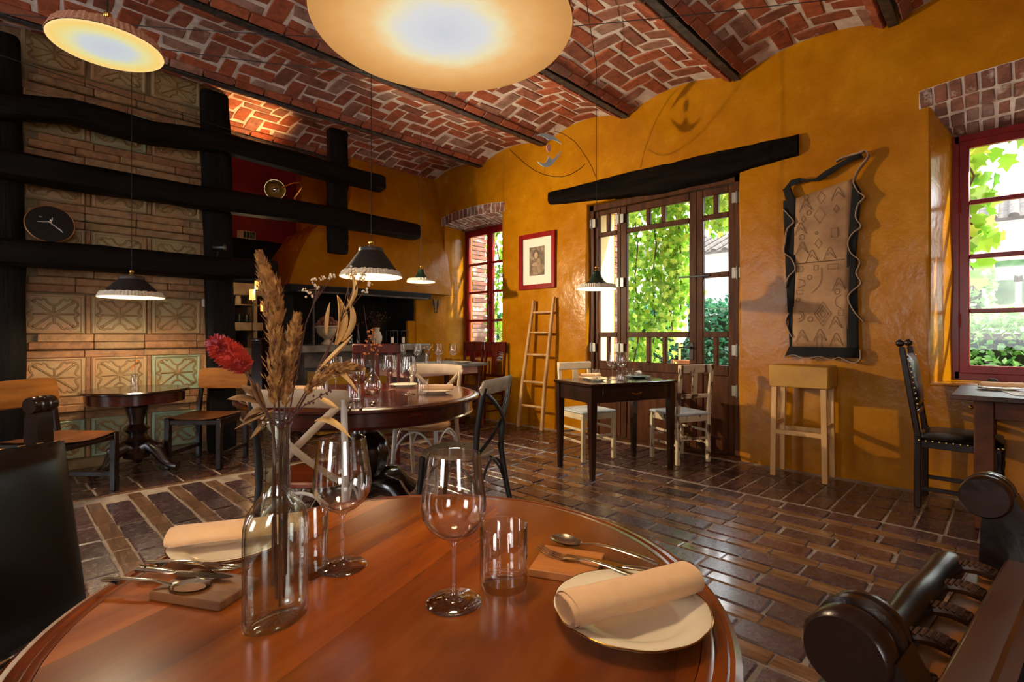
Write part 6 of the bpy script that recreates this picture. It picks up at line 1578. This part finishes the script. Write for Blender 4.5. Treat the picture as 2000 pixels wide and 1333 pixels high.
def leafmesh(nm, mt):
    mb = MB(); mb.v = list(LS)+[(0,0,0)]; n = len(LS); mb.f = [(n, k, (k+1) % n) for k in range(n)]; return mb.mesh(nm, mt, 60)
LM = leafmesh('leaf', M['vine'])
def leafM(p, rs, s, face=None):
    yaw = rs.uniform(-1.1, 1.1)+(PI/2 if face is None else face); 
    return Matrix.Translation(p) @ Matrix.Rotation(yaw, 4, 'Z') @ Matrix.Rotation(R(rs.uniform(40, 105)), 4, 'X') @ Matrix.Rotation(rs.uniform(-.5,.5), 4, 'Y') @ Matrix.Rotation(PI+rs.uniform(-.5,.5), 4, 'Z') @ Matrix.Scale(s, 4)
def vine(label, strands, count, s0, s1, spread, seed, single=0):
    """hanging vine: stems along strands, leaves scattered about them; the first 'single' leaves are objects of their own"""
    rs = random.Random(seed); base = Vector(strands[0][0]); t = thing('hanging_vine', label, 'vine', base)
    st = MB()
    for a, b in strands:
        a = Vector(a)-base; b = Vector(b)-base
        st.tube([tuple(a.lerp(b, k/8)+Vector((.03*math.sin(k*1.7+seed), .04*math.sin(k*2.3), 0))) for k in range(9)], .010, 6)
    st.build('stem', M['reed_d'], t)
    j = MB()
    for k in range(count):
        a, b = rs.choice(strands); u = rs.random(); p = Vector(a).lerp(Vector(b), u)-base+Vector((rs.gauss(0, spread), rs.gauss(0, spread*1.1), rs.gauss(0, .06)))
        Mx = leafM(p, rs, rs.uniform(s0, s1))
        if k < single: o = link('leaf', LM, t); o.matrix_local = Mx
        else: j.add([v.co for v in LM.vertices], [tuple(f.vertices) for f in LM.polygons], Mx)
    if j.v: j.build('foliage', M['vine'], t, smooth=0, kind='stuff')
    return t
vine('thick vine curtain hanging outside the main pane of the garden door', [((6.5, 4.05, 3.2), (6.5, 4.0, .1)), ((6.45, 3.85, 3.2), (6.5, 3.85, -.05)), ((6.6, 3.62, 3.2), (6.55, 3.66, -.05)), ((6.7, 3.45, 3.2), (6.7, 3.45, 1.1)), ((6.6, 3.25, 3.2), (6.65, 3.30, 1.5))], 3200, .055, .105, .10, 1, 260)
vine('vine fringe along the eave above the garden door', [((6.6, 4.2, 3.0), (6.6, 1.6, 3.0)), ((6.4, 3.2, 3.0), (6.4, 1.6, 2.86)), ((6.5, 2.8, 3.1), (6.55, 2.7, 2.5))], 520, .08, .14, .10, 2, 60)
vine('vine curtain outside the left window', [((5.95, 6.45, 3.1), (5.95, 6.5, .5)), ((6.1, 6.3, 3.1), (6.1, 6.35, .2)), ((6.3, 6.9, 3.1), (6.3, 6.9, .2)), ((6.3, 6.0, 3.1), (6.3, 6.05, 1.4)), ((6.2, 5.75, 3.1), (6.2, 5.7, 2.2))], 1500, .06, .11, .09, 3, 80)
vine('broad vine leaves hanging over the right window', [((6.2, .40, 2.95), (6.2, -1.2, 2.95)), ((6.1, .30, 2.9), (6.15, .27, 1.55)), ((6.3, .1, 2.95), (6.3, -.8, 2.75)), ((6.25, .33, 2.9), (6.2, .30, 2.0))], 230, .12, .19, .085, 4, 230)
def hedge(label, lo, hi, n, s, mt, seed):
    rs = random.Random(seed); t = thing('hedge', label, 'hedge', ((lo[0]+hi[0])/2, (lo[1]+hi[1])/2, -.1)); ox, oy = (lo[0]+hi[0])/2, (lo[1]+hi[1])/2
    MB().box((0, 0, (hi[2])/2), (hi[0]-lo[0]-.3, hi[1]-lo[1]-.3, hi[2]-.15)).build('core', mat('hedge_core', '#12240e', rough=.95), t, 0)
    j = MB(); q = [(0,-.5,0),(.28,0,.06),(0,.5,0),(-.28,0,.06)]
    for k in range(n):
        f = rs.random()
        if f < .62: p = (lo[0]+abs(rs.gauss(0,.10)), rs.uniform(lo[1], hi[1]), rs.uniform(-.05, hi[2]))
        else: p = (rs.uniform(lo[0], hi[0]), rs.uniform(lo[1], hi[1]), hi[2]+rs.gauss(0,.07))
        b = .10*noise.noise(Vector((p[1]*1.6, p[2]*1.6, 3)))
        Mx = Matrix.Translation((p[0]-ox+b, p[1]-oy, p[2]+.1+b*.6)) @ Euler((rs.uniform(-1.2,1.2), rs.uniform(-1.2,1.2), rs.uniform(0,6.3))).to_matrix().to_4x4() @ Matrix.Scale(rs.uniform(.6,1.3)*s, 4)
        j.add(q, [(0,1,2),(0,2,3)], Mx)
    j.build('foliage', mt, t, smooth=0, kind='stuff'); return t
hedge('clipped bright hedge outside the right window', (8.6, -5.0, 0), (9.8, 2.2, 1.33), 12000, .11, M['hedge'], 5)
hedge('taller dark hedge beyond the garden door', (10.3, 2.8, 0), (11.2, 11.0, 1.72), 9000, .14, M['hedge_d'], 6)
hedge('round bush before the awning seen through the right window', (10.2, .2, 0), (11.0, 1.5, 2.0), 3000, .12, M['hedge'], 7)
# piers
def pier(label, x0, x1, y0, y1, seed):
    rs = random.Random(seed); t = thing('brick_pier', label, 'pier', ((x0+x1)/2, (y0+y1)/2, -.1)); MB().box((0, 0, 1.65), (x1-x0-.02, y1-y0-.02, 3.3)).build('core', M['mortar_c'], t, 0)
    ms = brick_variants(.19, .035, .058, M['arch_brick'], 4, .004, .003); me_ = brick_variants(.035, .19, .058, M['arch_brick'], 4, .004, .003)
    for r_ in range(46):
        z = .05+r_*.07
        n = max(1, int((x1-x0)/.2))
        for k in range(n):
            o = link('brick', rs.choice(ms), t); o.location = (-(x1-x0)/2+(k+.5)*(x1-x0)/n+(.02 if r_ % 2 else -.02), -(y1-y0)/2+.005, z); o.scale = ((x1-x0)/n/.2, 1, 1)
        n = max(1, int((y1-y0)/.2))
        for k in range(n): o = link('brick', rs.choice(me_), t); o.location = (-(x1-x0)/2+.005, -(y1-y0)/2+(k+.5)*(y1-y0)/n, z)
pier('brick pier outside the garden door', 5.62, 5.98, 3.74, 4.1, 1)
pier('brick pier outside the left window', 5.40, 5.74, 6.22, 6.56, 2)
cw = MB().box((5.47, 3.93, 1.55), (.25, .34, 3.3), .01).build('cream_wall_stub', mat('cream_render', '#cdb27a', '#dcc48c', rough=.8, sc=5)); tag(cw, 'cream rendered wall stub beside the brick pier', 'wall stub')
MB().box((5.13, 3.472, 1.3), (.34, .016, 2.6), .002).build('outer_reveal', mat('cream_reveal_render', '#cdb27a', '#dcc48c', rough=.8, sc=5), wr)
pb_ = MB().box((6.55, 1.6, 3.25), (.14, 10.5, .16), .01).build('pergola_beam', M['doorwood']); tag(pb_, 'brown pergola beam along the terrace eave', 'beam')
# house across the yard
hs = thing('white_house', 'white house with tiled roof across the yard', 'building', (13, 2, -.1))
wh = mat('white_render', '#d8d8d4', '#e4e4e0', rough=.8, sc=3)
MB().box((1.2, 0, 1.7), (2.4, 22, 3.4)).build('wall', wh, hs, 0)
rm = mat('grey_brown_roof_tile', '#2e2824', '#4c443e', rough=.8, sc=6)
rf = MB().add([(-.45,-11.2,3.32),(-.45,11.2,3.32),(1.6,11.2,4.1),(1.6,-11.2,4.1),(-.45,-11.2,3.26),(-.45,11.2,3.26)], [(0,1,2,3),(4,5,1,0)]).build('roof', rm, hs, 0)
tm_ = MB().tube([(-.46, 0, .0), (.5, 0, .365), (1.6, 0, .78)], .075, 8, sx=.7).mesh('roof_tile', rm, 50)
for k in range(75): o = link('roof_tile', tm_, rf); o.location = (0, -10.4+k*.28, 3.34)
for y in (-2.3, 4.4):
    wf_ = MB().box((-.01, y, 2.2), (.06, 1.3, 1.0), .01).build('window', M['whitep2'], hs); MB().box((-.045, y, 2.2), (.01, 1.1, .8)).build('pane', mat('green_reflection_pane', '#2c4a34', '#5a7a5a', rough=.1, sc=3), wf_, 0)  # green reflection painted into the pane colour
aw = thing('awning', 'white slatted awning along the house across the yard', 'awning', (11.6, 2, 2.0))
for k in range(9): MB().box((.12*k, 0, .28-.035*(8-k)+.05), (.11, 19, .012), .003).build('slat', wh, aw)
for y in (-6, -2.5, 1, 4.5, 8): MB().box((-.02, y, -1.0), (.07, .07, 2.2), .005).build('post', mat('white_post', '#d0ccc4', rough=.6), aw)
# parasol, tables and chairs on the terrace
pa = thing('closed_parasol', 'closed white parasol on the terrace seen through the garden door', 'parasol', (9.0, 4.45, -.1))
MB().tube([(0,0,0),(0,0,2.6)], .022, 8).build('pole', M['pine'], pa); MB().lathe([(.06,1.1),(.15,1.25),(.13,1.6),(.07,2.2),(.02,2.5),(1e-6,2.52)], 20, mod=lambda a, r, z: 1+.15*math.sin(6*a)).build('canopy', wh, pa); MB().lathe([(1e-6,0),(.22,0),(.22,.06),(.04,.09),(1e-6,.09)], 20).build('foot', wh, pa)
for k, (p, dd, lab) in enumerate((((7.6, 3.62), (1, .2), 'left red-brown terrace chair behind the door handle'), ((7.9, 3.05), (-.3, 1), 'right red-brown terrace chair seen through the right door leaf'))):
    c = slat_chair('terrace_chair', lab, p, dd, mat('orange_brown_wood', '#7a3a1c', '#94502a', rough=.5), mat('orange_brown_seat', '#7a3a1c', rough=.5), hb=.86); c.location.z = -.1
tt_ = thing('terrace_table', 'white terrace table between the red-brown chairs', 'table', (8.05, 3.6, -.1)); MB().lathe([(1e-6,.72),(.36,.72),(.36,.745),(1e-6,.745)], 32).build('tabletop', wh, tt_); MB().tube([(0,0,0),(0,0,.72)], .03, 10).build('pedestal', M['black_metal'], tt_); MB().lathe([(1e-6,0),(.22,0),(.2,.03),(1e-6,.04)], 20).build('foot', M['black_metal'], tt_)
sc_ = thing('wall_lantern', 'small glowing sconce under the awning beyond the right window', 'lamp', (10.9, -.05, 2.05))
MB().tube([(0,0,0),(-.06,0,-.1),(-.12,0,-.04)], .012, 6).build('bracket', M['black_metal'], sc_); MB().sphere((-.12,0,.05), .07, 12, 8).build('globe', emit('globe_glow', '#fff2d8', 3.), sc_); MB().box((.0,0,0), (.03,.1,.2), .005).build('plate', M['black_metal'], sc_); MB().box((.05,0,-1.05), (.07,.07,2.2), .004).build('post', wh, sc_)
# ================================================================== groups of repeats
GR = {'wine_glass': 'wine glasses on the laid tables', 'tumbler': 'water tumblers on the laid tables', 'plate': 'plates on the laid tables', 'napkin': 'rolled napkins on the laid tables',
      'fork': 'forks on the laid tables', 'knife': 'knives on the laid tables', 'spoon': 'spoons on the laid tables', 'cutlery_block': 'clay cutlery blocks on the cherry table', 'vase': 'small glass vases on the tables',
      'pendant_lamp': 'pendant lamps over the tables', 'cross_back_chair': 'cross-back chairs at the mahogany table', 'kitchen_chair': 'white kitchen chairs at the drawer table', 'slat_back_chair': 'dark red wooden chairs',
      'plywood_back_chair': 'honey-backed chairs at the tripod table', 'scroll_back_chair': 'scroll-back chairs at the cherry table', 'timber_beam': 'black timber beams across the tile wall', 'timber_post': 'black timber posts',
      'cable': 'black cables strung under the vaults', 'hanging_vine': 'vines hanging outside', 'hedge': 'hedges across the yard', 'dried_reed': 'dried reeds in the bouquet', 'dried_twig': 'blossom twigs in the bouquet',
      'dried_posy': 'dried posies in vases', 'bulb_lamp': 'amber bulb lamps in the bar', 'jar': 'jars on the bar dresser', 'glass_lantern': 'glass lanterns on the hearth', 'slim_bottle': 'slim bottles on the hearth',
      'spiral_ornament': 'white spirals on the window sill', 'brick_pier': 'brick piers outside', 'terrace_chair': 'red-brown terrace chairs'}
for o in bpy.data.objects:
    if o.parent is None and 'category' in o.keys():
        g = GR.get(o.name.split('.')[0])
        if g: o['group'] = g
